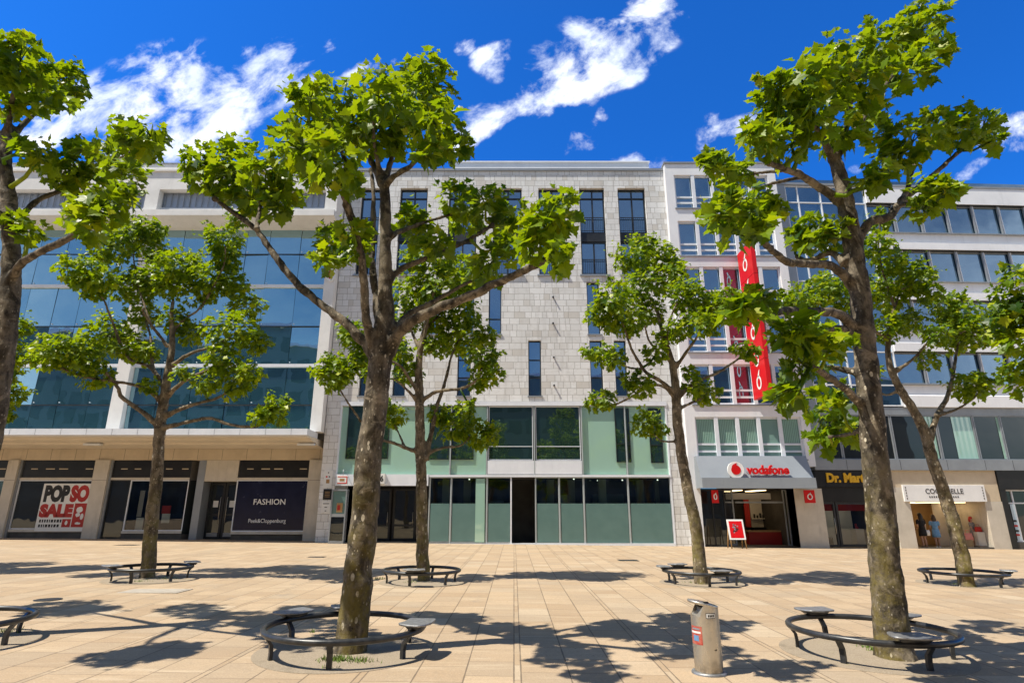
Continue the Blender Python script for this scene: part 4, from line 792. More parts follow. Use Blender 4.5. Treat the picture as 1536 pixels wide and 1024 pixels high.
KNOTS = bpy.data.textures.new('bark_lumps', 'CLOUDS'); KNOTS.noise_scale = .11; KNOTS.noise_depth = 3
def smooth_path(pts, k=4):                        # Catmull-Rom through (vector, radius)
    out = []; n = len(pts)
    for i in range(n - 1):
        p0, p1, p2, p3 = pts[max(i - 1, 0)], pts[i], pts[i + 1], pts[min(i + 2, n - 1)]
        for j in range(k):
            t = j / k; a = [p0[0], p1[0], p2[0], p3[0]]
            v = .5 * ((2 * a[1]) + (a[2] - a[0]) * t + (2 * a[0] - 5 * a[1] + 4 * a[2] - a[3]) * t * t + (3 * a[1] - a[0] - 3 * a[2] + a[3]) * t ** 3); out.append((v, p1[1] + (p2[1] - p1[1]) * t))
    out.append(pts[-1]); return out
def tree(label, Y, trunk, limbs, clusters, leaf=.21, dens=6.2, bark='bark', seed=1, voxel=.026, group='plane trees in the paved square', spread=.9, jit=.03):
    rng = np.random.default_rng(seed); random.seed(seed)
    b = trunk[0]; base = P(b[0], b[1], Y); base.z = gz(base.x); rt = empty('plane_tree', label, 'tree', base, group)
    mb = MB(); nodes = []
    def path(spec, flare=False, side=0.):
        pts = []; n = len(spec)
        for i, q in enumerate(spec):
            dy = q[3] if len(q) > 3 else side * i / max(1, n - 1)
            v = P(q[0], q[1], Y + dy) - base; pts.append([v, q[2] * TK])
        if flare:
            v = pts[0][0].copy(); v.z = -.12; pts[0][0] = v
            pts[0][1] *= 1.42; w = pts[0][0].lerp(pts[1][0], .12); pts.insert(1, [w, spec[0][2] * TK])
        sp = smooth_path(pts, 5); 
        for i in range(1, len(sp) - 1):
            v, r = sp[i]; sp[i] = (v + Vector(rng.normal(size=3)) * r * (.045 if flare else .09), r * (1 + jit * (.7 if flare else 1.5) * rng.normal()))
        return sp
    tp = path(trunk, True); mb.tube([q[0] for q in tp], [q[1] for q in tp], 14); nodes += [(q[0], q[1]) for q in tp[len(tp) // 2:]]
    for i, l in enumerate(limbs):
        side = l[0] if not isinstance(l[0], tuple) else (rng.uniform(.35, spread) * (1 if rng.random() < .5 else -1)); spec = l[1:] if not isinstance(l[0], tuple) else l
        if Y < 9: side *= 3.0 if side < 0 else 1.5
        lp = path(spec, False, side); rr = [q[1] for q in lp]; rr[0] *= 1.35; rr[1] *= 1.18; mb.tube([q[0] for q in lp], rr, 10); nodes += [(q[0], q[1]) for q in lp[2:]]
        kn = lp[-1]; mb.loft([ell(kn[0].x, kn[0].y, kn[0].z + dz * kn[1] * 1.6, kn[1] * f, kn[1] * f, 8) for dz, f in ((-1, .6), (-.4, 1.35), (.4, 1.35), (1, .6))])
    tm = mb.mesh('trunk'); tr = link('trunk', tm, M[bark], rt)
    rm = tr.modifiers.new('fuse', 'REMESH'); rm.mode = 'VOXEL'; rm.voxel_size = voxel; rm.use_smooth_shade = True
    sm = tr.modifiers.new('smooth', 'SMOOTH'); sm.factor = .5; sm.iterations = 2
    dp = tr.modifiers.new('lumps', 'DISPLACE'); dp.texture = KNOTS; dp.strength = .022; dp.mid_level = .5
    lv = Leaves(); tw = MB(); ends = [n for n in nodes]; nd = np.array([tuple(n[0]) for n in nodes])
    for i, c in enumerate(clusters):
        # the depth of each leaf ball follows the nearest limb seen behind it
        best = None
        px = c[0]; py = c[1]
        cand = []
        for k in range(len(nd)):
            w = Vector(nd[k]) + base; zc = w.y * CP + (w.z - H) * SP
            sx = CX + F_ * w.x / zc; sy = CY - F_ * ((w.z - H) * CP - w.y * SP) / zc; cand.append(((sx - px) ** 2 + (sy - py) ** 2, k))
        cand.sort(); k = cand[0][1]; Yc = base.y + nd[k][1]
        dy = (c[3] if len(c) > 3 else (rng.uniform(-.75, .35) if Y < 9 else rng.uniform(-.35, .35) * spread * 1.3))
        w = P(px, py, Yc + dy); zc = w.y * CP + (w.z - H) * SP; r = c[2] * zc / F_ * (.90 if Y < 9 else .97); cc = np.array(w - base)
        lv.cluster(cc, r, leaf, dens, rng, 4 + int(r * 6))
        k2 = int(np.argmin(((nd - (cc - [0, 0, r * .5])) ** 2).sum(1))); st = Vector(nd[k2]); e = Vector(cc); mid = st.lerp(e, .5) + Vector((rng.normal() * .08, rng.normal() * .08, -.08))
        r0 = max(.016, min(.04, nodes[k2][1] * .8)); tw.tube([st, mid, e], [r0, r0 * .75, r0 * .45], 6)
        for q in range(4):
            d0 = Vector(rng.normal(size=3)); d0.z = abs(d0.z); d0.normalize(); tw.tube([e, e + d0 * r * .55 + Vector((0, 0, .05)), e + d0 * r * .95], [.010, .007, .004], 5)
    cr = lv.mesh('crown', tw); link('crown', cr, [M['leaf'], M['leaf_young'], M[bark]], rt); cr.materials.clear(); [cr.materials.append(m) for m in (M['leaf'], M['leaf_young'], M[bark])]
    return rt
NEAR, FAR = 7.83, 15.26
tree('tall plane tree with forked trunk in the near row before the stone building', NEAR,
     [(525, 972, .25), (539, 850, .225), (550, 740, .215), (561, 620, .205), (570, 545, .20), (577, 490, .18), (578, 430, .125), (578, 370, .105), (578, 310, .10), (576, 275, .09)],
     [(.5, (562, 530, .11), (520, 485, .085), (480, 455, .078), (440, 420, .072), (408, 378, .066), (385, 345, .06), (355, 322, .055), (322, 298, .045)), (.25, (385, 345, .05), (388, 325, .045), (392, 300, .04)),
      (-.5, (564, 540, .09), (551, 490, .078), (547, 440, .074), (542, 385, .072), (530, 336, .07), (520, 307, .075), (517, 282, .07), (521, 262, .06), (517, 238, .05), (505, 215, .035)),
      (.45, (572, 500, .09), (563, 440, .075), (558, 390, .065), (560, 340, .055), (560, 290, .05), (556, 255, .04)),
      (-.5, (584, 525, .12), (604, 494, .095), (640, 470, .088), (690, 450, .078), (735, 430, .07), (780, 409, .064), (812, 394, .058), (832, 376, .045)), (.5, (592, 496, .08), (612, 472, .06), (645, 455, .05), (690, 430, .04), (728, 412, .04)),
      (.35, (582, 420, .08), (600, 405, .062), (645, 384, .055), (686, 369, .05), (716, 352, .048), (738, 338, .045)), (.7, (586, 354, .06), (606, 345, .045), (635, 334, .042), (665, 325, .038), (684, 320, .03)),
      (-.3, (576, 280, .08), (592, 264, .055), (615, 250, .05), (626, 236, .045), (634, 218, .04)), (.3, (574, 275, .085), (560, 248, .07), (548, 226, .06), (530, 205, .04)), (.2, (576, 275, .07), (586, 240, .055), (594, 200, .045), (604, 160, .035)), (-.25, (570, 260, .06), (562, 220, .04), (560, 180, .03)), (.0, (546, 385, .04), (530, 383, .035), (510, 384, .03))],
     [(312, 262, 40), (350, 272, 46), (398, 262, 46), (300, 245, 26), (422, 292, 32), (345, 238, 32), (425, 235, 26), (375, 300, 28), (415, 315, 20),
      (462, 185, 42), (450, 225, 40), (515, 158, 46), (560, 195, 50), (500, 235, 42), (480, 265, 32), (525, 270, 26), (615, 125, 40), (640, 150, 44), (598, 172, 46), (655, 188, 42), (678, 215, 24), (568, 145, 42), (640, 235, 20), (520, 195, 40), (590, 215, 26), (660, 230, 22), (465, 150, 26), (645, 105, 24),
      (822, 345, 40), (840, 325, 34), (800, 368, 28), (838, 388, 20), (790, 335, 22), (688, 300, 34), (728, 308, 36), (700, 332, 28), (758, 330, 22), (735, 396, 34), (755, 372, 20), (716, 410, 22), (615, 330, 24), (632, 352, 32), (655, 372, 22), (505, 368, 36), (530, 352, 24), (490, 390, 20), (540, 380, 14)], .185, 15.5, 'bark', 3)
tree('tall leaning plane tree with sprawling crown in the near row, right of the steel bin', NEAR,
     [(1340, 972, .27), (1331, 880, .235), (1322, 790, .22), (1314, 700, .205), (1305, 600, .19), (1297, 520, .18), (1290, 440, .17), (1281, 380, .165), (1274, 330, .155), (1266, 290, .14), (1257, 255, .12), (1248, 228, .10)],
     [(-.5, (1278, 425, .10), (1250, 400, .075), (1215, 396, .07), (1183, 393, .065), (1162, 378, .06), (1146, 364, .055), (1135, 340, .045)), (.4, (1268, 395, .08), (1245, 379, .06), (1215, 391, .05), (1196, 385, .04)),
      (-.6, (1278, 490, .10), (1258, 470, .08), (1220, 468, .07), (1179, 466, .062), (1150, 473, .05), (1124, 478, .04)), (-.3, (1282, 505, .08), (1254, 492, .06), (1230, 500, .05), (1214, 512, .04)),
      (-.45, (1293, 605, .08), (1262, 578, .06), (1236, 561, .055), (1217, 548, .04)), (.3, (1290, 560, .07), (1254, 552, .05), (1225, 550, .04)), (.4, (1300, 640, .06), (1275, 650, .04), (1245, 655, .03)),
      (.35, (1284, 365, .10), (1306, 333, .085), (1331, 327, .08), (1348, 308, .075), (1379, 280, .058), (1408, 255, .048), (1440, 226, .04)), (.3, (1352, 303, .06), (1362, 282, .05), (1367, 258, .05), (1376, 240, .04)), (-.2, (1350, 306, .045), (1375, 305, .035), (1395, 302, .03)),
      (-.4, (1258, 300, .09), (1228, 280, .07), (1203, 264, .062), (1178, 254, .055), (1154, 245, .045)), (.5, (1210, 270, .05), (1195, 256, .045), (1165, 257, .04), (1130, 260, .035)), (-.3, (1205, 265, .04), (1160, 275, .035), (1130, 285, .03)),
      (-.3, (1250, 240, .085), (1238, 215, .07), (1222, 190, .055), (1200, 165, .04)), (.35, (1252, 240, .08), (1272, 210, .062), (1292, 183, .055), (1312, 150, .045), (1336, 118, .04)), (-.2, (1254, 235, .07), (1268, 200, .05), (1276, 160, .04), (1275, 120, .03)), (.3, (1312, 150, .045), (1350, 100, .035), (1380, 75, .03))],
     [(1385, 45, 38), (1400, 78, 30), (1340, 62, 44), (1298, 92, 46), (1252, 95, 40), (1205, 122, 44), (1172, 132, 30), (1242, 140, 46), (1292, 132, 42), (1342, 108, 38), (1150, 172, 34), (1182, 178, 42), (1222, 172, 42), (1150, 215, 30), (1187, 218, 34), (1268, 198, 26), (1375, 112, 24), (1250, 215, 22), (1365, 30, 22), (1130, 205, 16), (1310, 170, 26),
      (1368, 214, 34), (1402, 200, 34), (1440, 195, 34), (1475, 190, 24), (1488, 212, 13), (1350, 240, 24), (1328, 205, 26), (1388, 290, 22), (1402, 302, 24), (1385, 315, 18), (1302, 272, 24), (1325, 262, 18), (1418, 287, 14),
      (1080, 255, 26), (1110, 264, 27), (1066, 244, 13), (1095, 318, 34), (1130, 308, 34), (1077, 330, 24), (1152, 325, 24), (1110, 352, 26), (1140, 345, 20), (1228, 362, 30), (1213, 345, 24), (1252, 350, 20), (1196, 362, 16),
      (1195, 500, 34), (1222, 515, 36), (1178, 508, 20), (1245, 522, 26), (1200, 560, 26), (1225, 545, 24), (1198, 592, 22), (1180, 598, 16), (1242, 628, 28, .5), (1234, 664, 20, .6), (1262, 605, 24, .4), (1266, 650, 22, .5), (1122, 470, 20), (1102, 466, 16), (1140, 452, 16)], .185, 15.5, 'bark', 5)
tree('plane tree half cut off by the left edge of the photo, in the near row', 8.3,
     [(-85, 966, .25), (-60, 850, .225), (-36, 740, .205), (-14, 640, .19), (3, 545, .18), (14, 450, .17), (17, 380, .15), (14, 310, .135), (8, 250, .12), (9, 210, .10), (13, 186, .08)],
     [(-.4, (15, 425, .09), (32, 396, .075), (58, 379, .07), (92, 363, .062), (124, 345, .05), (150, 325, .04)), (.5, (18, 345, .08), (34, 323, .062), (56, 301, .055), (90, 287, .048), (125, 275, .04), (160, 250, .035)), (.3, (12, 214, .07), (34, 188, .055), (56, 166, .045), (75, 140, .035)), (-.2, (12, 200, .06), (16, 165, .05), (22, 130, .04)), (-.6, (8, 330, .08), (-40, 290, .07), (-90, 260, .05), (-130, 230, .04)), (.6, (5, 430, .09), (-50, 390, .07), (-110, 350, .05), (-150, 320, .04)), (.3, (10, 210, .06), (-30, 170, .045), (-60, 130, .035)), (-.3, (160, 250, .03), (200, 225, .025))],
     [(30, 92, 36), (68, 112, 36), (100, 122, 26), (48, 140, 38), (88, 150, 22), (5, 105, 34), (18, 160, 26), (112, 145, 16), (-40, 110, 40), (-70, 150, 40),
      (202, 212, 32), (226, 205, 22), (162, 232, 36), (118, 242, 30), (182, 262, 32), (90, 262, 28), (58, 238, 24), (36, 226, 18), (128, 282, 32), (152, 310, 32), (108, 322, 26), (182, 298, 22), (140, 342, 24), (222, 230, 16), (44, 350, 16), (26, 335, 14), (-120, 240, 50), (-150, 320, 50), (-90, 260, 40), (-190, 280, 50), (-110, 215, 55, -.2), (-150, 240, 60, -.3), (-75, 110, 40, -.3), (-120, 190, 55, -.1), (-170, 320, 50, -.2)], .185, 15.5, 'bark', 8)
tree('round headed plane tree in the back row in front of the department store', FAR,
     [(221, 868, .21), (228, 780, .19), (236, 700, .175), (240, 640, .17), (246, 600, .15), (251, 565, .13), (258, 520, .10), (257, 475, .07), (260, 450, .05)],
     [((236, 636, .10), (209, 614, .08), (183, 596, .07), (176, 580, .06), (160, 560, .045)), ((242, 602, .08), (223, 586, .06), (196, 576, .055), (163, 571, .05), (123, 564, .045), (93, 552, .04)), ((242, 642, .09), (276, 634, .065), (312, 627, .06), (345, 636, .055), (382, 640, .05), (402, 630, .04)),
      ((250, 622, .09), (282, 609, .065), (319, 599, .055), (338, 590, .04)), ((252, 592, .09), (276, 572, .065), (302, 559, .055), (336, 546, .045)), ((256, 550, .08), (282, 532, .06), (319, 519, .05), (345, 505, .04)), ((246, 580, .08), (229, 549, .06), (226, 506, .05), (215, 470, .04)), ((238, 566, .07), (223, 549, .06), (196, 539, .05), (179, 513, .045), (165, 500, .04)), ((252, 520, .06), (226, 486, .05), (214, 464, .04)), ((180, 515, .05), (158, 455, .04), (142, 430, .035)), ((258, 500, .06), (275, 480, .05), (296, 466, .045), (310, 448, .04), (325, 420, .03)), ((226, 486, .04), (205, 420, .035), (200, 380, .03)), ((310, 448, .04), (335, 400, .035), (338, 370, .03)), ((345, 505, .03), (375, 480, .03))],
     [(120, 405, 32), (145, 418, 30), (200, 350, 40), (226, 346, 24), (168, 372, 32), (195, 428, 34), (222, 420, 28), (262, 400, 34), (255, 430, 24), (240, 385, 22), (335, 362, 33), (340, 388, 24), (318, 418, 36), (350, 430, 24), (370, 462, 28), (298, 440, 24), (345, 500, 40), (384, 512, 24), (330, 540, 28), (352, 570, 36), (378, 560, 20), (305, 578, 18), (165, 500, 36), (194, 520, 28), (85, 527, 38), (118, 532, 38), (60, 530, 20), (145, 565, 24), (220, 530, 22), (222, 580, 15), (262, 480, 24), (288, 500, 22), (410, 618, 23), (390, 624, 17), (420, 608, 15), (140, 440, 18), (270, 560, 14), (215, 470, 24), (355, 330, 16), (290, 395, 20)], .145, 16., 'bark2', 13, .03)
tree('plane tree partly behind a nearer trunk before the glass shopfront', FAR,
     [(636, 872, .20), (633, 800, .185), (632, 720, .17), (630, 660, .16), (629, 600, .15), (628, 560, .13), (631, 520, .10), (640, 480, .06)],
     [((628, 678, .08), (608, 671, .06), (588, 663, .055), (569, 658, .05), (548, 640, .045), (528, 612, .04), (511, 586, .035), (502, 565, .03)), ((606, 668, .045), (596, 645, .035), (588, 628, .03)), ((638, 690, .10), (648, 645, .075), (655, 610, .07), (664, 585, .062), (672, 555, .055), (677, 535, .045), (688, 510, .035)), ((640, 680, .07), (665, 671, .05), (690, 668, .04), (705, 655, .03)), ((632, 602, .08), (655, 587, .062), (690, 583, .055), (714, 571, .045), (722, 552, .035)), ((628, 590, .07), (609, 560, .055), (595, 545, .045), (560, 535, .035)), ((625, 600, .06), (604, 578, .045), (590, 568, .035)), ((630, 530, .08), (640, 490, .06), (648, 450, .045), (655, 420, .035)), ((634, 500, .06), (660, 470, .045), (690, 430, .035)), ((628, 520, .06), (610, 480, .045), (605, 450, .035))],
     [(505, 562, 32), (488, 556, 22), (520, 550, 22), (530, 500, 24), (545, 532, 26), (522, 490, 16), (592, 625, 20), (582, 612, 14), (682, 640, 30), (716, 650, 28), (660, 622, 18), (735, 655, 15), (700, 612, 16), (690, 508, 40), (722, 535, 30), (735, 562, 20), (660, 430, 46), (622, 440, 38), (700, 415, 38), (650, 480, 32), (602, 482, 26), (692, 468, 32), (600, 530, 24), (612, 560, 22), (660, 390, 28), (730, 505, 20), (560, 560, 18), (640, 520, 14), (655, 520, 20), (620, 390, 24), (715, 575, 16)], .145, 16., 'bark2', 17, .03)
tree('plane tree in the back row between the green glass shopfront and the phone shop', FAR,
     [(1053, 872, .22), (1045, 800, .19), (1033, 740, .175), (1022, 680, .165), (1016, 630, .16), (1014, 590, .15), (1010, 556, .12), (1004, 530, .10), (993, 497, .07), (985, 460, .05)],
     [((1013, 590, .09), (992, 572, .07), (970, 559, .062), (955, 538, .055), (943, 512, .048), (936, 490, .04), (925, 470, .03)), ((964, 553, .045), (943, 551, .04), (926, 540, .035), (905, 536, .03)), ((1010, 592, .07), (992, 578, .055), (970, 581, .05), (946, 596, .045), (924, 606, .035)), ((1016, 662, .05), (993, 661, .04), (982, 652, .03)), ((1020, 592, .08), (1046, 572, .06), (1076, 559, .055), (1096, 546, .048), (1114, 534, .035)), ((1020, 612, .06), (1043, 601, .045), (1060, 594, .035)), ((1014, 550, .07), (1033, 523, .055), (1046, 505, .045), (1055, 485, .035)), ((1000, 515, .05), (1003, 486, .045), (1015, 455, .035)), ((1004, 540, .055), (976, 515, .045), (968, 490, .035)), ((987, 470, .045), (965, 430, .035), (955, 405, .03)), ((1055, 485, .03), (1070, 470, .03), (1085, 455, .025))],
     [(950, 388, 32), (990, 385, 30), (960, 428, 34), (1002, 418, 32), (920, 450, 34), (898, 470, 22), (940, 480, 34), (975, 470, 25), (1030, 440, 32), (1052, 460, 34), (1076, 466, 26), (1020, 490, 25), (1060, 486, 24), (908, 535, 22), (886, 530, 15), (924, 540, 17), (905, 600, 20), (890, 607, 12), (960, 580, 23), (945, 570, 16), (970, 635, 25), (986, 642, 16), (1060, 590, 24), (1042, 582, 17), (1115, 525, 18), (1127, 532, 13), (1036, 560, 13), (985, 530, 20), (1000, 505, 18), (1094, 446, 20), (965, 365, 18), (915, 485, 18), (1010, 400, 20)], .145, 16., 'bark2', 23, .03)
tree('leaning plane tree forking low in the back row before the handbag shop', FAR,
     [(1450, 876, .22), (1435, 800, .195), (1416, 740, .18), (1399, 690, .17), (1388, 650, .165), (1372, 618, .14), (1352, 586, .125), (1338, 558, .11), (1332, 530, .09), (1333, 500, .07)],
     [((1394, 660, .10), (1406, 622, .085), (1420, 598, .075), (1428, 570, .065), (1432, 545, .06), (1436, 520, .045), (1440, 495, .035)), ((1404, 624, .06), (1440, 611, .045), (1464, 593, .04), (1474, 578, .03)), ((1344, 556, .07), (1370, 538, .05), (1390, 515, .045), (1405, 500, .035)), ((1332, 520, .07), (1336, 485, .06), (1342, 460, .05), (1352, 435, .035)), ((1350, 585, .06), (1330, 592, .045), (1312, 585, .04), (1300, 570, .03)), ((1334, 510, .06), (1300, 490, .05), (1260, 475, .04), (1225, 455, .035), (1195, 460, .03)), ((1342, 460, .05), (1325, 410, .04), (1318, 370, .035), (1320, 335, .03)), ((1440, 500, .03), (1460, 490, .03)), ((1352, 435, .03), (1380, 420, .03))],
     [(1350, 420, 38), (1378, 415, 26), (1330, 490, 30), (1365, 482, 24), (1440, 478, 38), (1420, 458, 24), (1460, 500, 32), (1405, 502, 22), (1450, 580, 28), (1475, 576, 18), (1392, 540, 18), (1315, 368, 28), (1320, 332, 20), (1335, 395, 26), (1225, 440, 34), (1198, 458, 28), (1178, 450, 16), (1250, 430, 26), (1270, 455, 22), (1310, 440, 26), (1395, 440, 20), (1430, 515, 20), (1340, 450, 22), (1310, 560, 16), (1210, 480, 18)], .145, 16., 'bark2', 29, .03)
tree('plane tree cut off by the right edge of the photo, only its leaves in view', 10.9,
     [(1690, 925, .22), (1685, 820, .2), (1675, 720, .18), (1665, 640, .16), (1655, 580, .13), (1645, 520, .1), (1640, 460, .07)],
     [((1660, 610, .09), (1620, 580, .07), (1570, 560, .05), (1530, 550, .04)), ((1652, 560, .09), (1610, 510, .07), (1560, 480, .05), (1520, 470, .04)), ((1658, 600, .09), (1710, 550, .07), (1760, 500, .05)), ((1645, 500, .07), (1600, 440, .05), (1570, 410, .04)), ((1645, 480, .06), (1680, 420, .04), (1700, 380, .03))],
     [(1525, 455, 36), (1512, 490, 30), (1545, 420, 36), (1530, 510, 32), (1500, 475, 20), (1515, 560, 20), (1535, 575, 26), (1560, 470, 44), (1560, 540, 40), (1610, 420, 50), (1650, 380, 50), (1640, 450, 50), (1710, 400, 50), (1740, 480, 55), (1690, 500, 40), (1770, 520, 40)], .175, 12., 'bark2', 31, .032)
tree('plane tree mostly hidden behind the trunk at the left edge of the photo', FAR,
     [(-190, 862, .21), (-185, 780, .19), (-180, 700, .175), (-176, 640, .16), (-172, 580, .13), (-168, 520, .10), (-165, 470, .06)],
     [((-176, 640, .09), (-110, 600, .07), (-50, 580, .05), (5, 585, .04)), ((-172, 590, .08), (-110, 540, .06), (-40, 520, .05), (15, 505, .04)), ((-174, 600, .08), (-230, 550, .06), (-290, 520, .04)), ((-168, 530, .07), (-120, 470, .05), (-90, 430, .04)), ((-168, 520, .06), (-200, 450, .04), (-210, 410, .03))],
     [(20, 490, 22), (16, 535, 24), (20, 590, 20), (2, 620, 18), (-15, 500, 36), (-10, 560, 36), (-60, 460, 50), (-90, 520, 50), (-130, 430, 55), (-180, 400, 55), (-230, 450, 55), (-280, 510, 45), (-60, 580, 36), (-180, 480, 45)], .145, 16., 'bark2', 37, .032)
# ------------------------------------------------------------------ ring benches round the trees
def ring_bench(c, R_, seats, label, a0=-85, legs=6):
    rt = empty('ring_bench', label, 'bench', (c[0], c[1], gz(c[0])), 'ring benches around the trees'); rt.rotation_euler.y = -math.atan(SLOPE)
    zr = .275; n = 64
    MB().tube([(R_ * math.cos(2 * math.pi * i / n), R_ * math.sin(2 * math.pi * i / n), zr) for i in range(n)], .036, 10, closed=True).build('rail', M['rail'], rt)
    for k in range(legs):
        a = R(a0 + 360 * k / legs); ca, sa = math.cos(a), math.sin(a); mb = MB(); pr = [(R_, zr - .02), (R_ - .035, zr - .06), (R_ - .075, .16), (R_ - .085, .08), (R_ - .08, -.05)]; ring = []
        for (r_, z_) in pr:
            t = (-sa, ca); w, h = .030, .020; ring.append([(ca * (r_ + sx * h) + t[0] * sy * w, sa * (r_ + sx * h) + t[1] * sy * w, z_) for sx, sy in ((1, 1), (1, -1), (-1, -1), (-1, 1))])
        mb.loft(ring); mb.f = mb.f; o = mb.build('leg', M['rail'], rt)
        for p_ in o.data.polygons: p_.use_smooth = False
    for d in seats:
        a = R(d); rt2 = []; mb = MB(); w, l = .17, .235; m = 9
        def q(u, v, z): r_ = R_ + v * w; aa = a + u * l / R_; return (r_ * math.cos(aa), r_ * math.sin(aa), z)
        out = []
        for i in range(28):
            t = 2 * math.pi * i / 28; e = 6.; cu = abs(math.cos(t)) ** (2 / e) * (1 if math.cos(t) > 0 else -1); sv = abs(math.sin(t)) ** (2 / e) * (1 if math.sin(t) > 0 else -1); out.append((cu, sv))
        zf = lambda u, v: zr + .085 + .012 * u * u + .012 * v * v
        mb.loft([[q(u * .985, v * .985, zf(u, v) - .022) for u, v in out], [q(u, v, zf(u, v) - .012) for u, v in out], [q(u, v, zf(u, v) - .004) for u, v in out], [q(u * .98, v * .98, zf(u, v)) for u, v in out]])
        o = mb.build('seat', M['seat'], rt)
        bk = MB(); bk.loft([[q(u * .55, v * .35, zr + .03) for u, v in ((1, 1), (-1, 1), (-1, -1), (1, -1))], [q(u * .7, v * .55, zr + .066) for u, v in ((1, 1), (-1, 1), (-1, -1), (1, -1))]]); bk.build('bracket', M['rail'], o)
    return rt
def pit(c, r):
    mb = MB(); n = 48; mb.loft([[(c[0] + r * math.cos(2 * math.pi * i / n), c[1] + r * math.sin(2 * math.pi * i / n), gz(c[0] + r * math.cos(2 * math.pi * i / n)) + z) for i in range(n)] for z in (-.05, .004)]); 
    for k in range(len(mb.sm)): mb.sm[k] = False
    tag(mb.build('tree_pit', M['gravel']), kind='structure')
def gp(px, py):                                   # point of the ground seen at a pixel
    d = ray(px, py); t = H / (-d.z + SLOPE * d.x); return d.x * t, d.y * t
RB = [(gp(516, 976), .94, (150, 103, -14), 'dark ring bench with three seats round the forked tree nearest the photo middle', -85, 1.04), (gp(1309, 979), .93, (104, -93, 38), 'dark ring bench round the tree right of the steel bin', -80, 1.07), (gp(-97, 966), .93, (200,), 'dark ring bench cut off by the left edge of the photo', -60, 1.04),
      (gp(225, 869), .86, (232, 38), 'dark ring bench before the department store', -88, 1.0), (gp(632, 873), .90, (-92,), 'dark ring bench with one pale seat before the glass shopfront', -100, .99), (gp(1053, 874), .91, (172, -78, 112), 'dark ring bench round the tree left of the phone shop sign board', -95, 1.02), (gp(1447, 875), .93, (-35,), 'dark ring bench before the handbag shop', -70, 1.05)]
for c, r_, st, lab, a0, pr in RB: ring_bench(c, r_, st, lab, a0); pit(c, pr)
# grass and moss tufts at the trunk feet
def tufts():
    mb = MB()
    for px, py, n, sp in ((505, 990, 220, .08), (540, 992, 90, .08), (1316, 975, 60, .07), (1300, 970, 60, .06), (1325, 982, 20, .06), (207, 872, 40, .12), (250, 868, 40, .12), (620, 873, 40, .12), (570, 868, 60, .08), (1040, 874, 30, .12), (1433, 876, 40, .12), (1462, 877, 30, .12), (489, 1002, 14, .05), (5, 948, 60, .12), (470, 948, 12, .03), (1105, 873, 16, .1)):
        x0, y0 = gp(px, py)
        for _ in range(n):
            x, y = x0 + random.gauss(0, sp), y0 + random.gauss(0, sp * .6); h = random.uniform(.02, .07); a = random.uniform(0, 6.3); w = .006; dx, dy = math.cos(a), math.sin(a); lx, ly = random.gauss(0, .02), random.gauss(0, .02); z = gz(x)
            mb.face([(x - dx * w, y - dy * w, z), (x + dx * w, y + dy * w, z), (x + lx * .5 + dx * w * .6, y + ly * .5 + dy * w * .6, z + h * .6), (x + lx, y + ly, z + h)])
    tag(mb.build('grass', M['grass']), 'tufts of yellow green grass and moss at the tree feet', None, kind='stuff')
tufts()
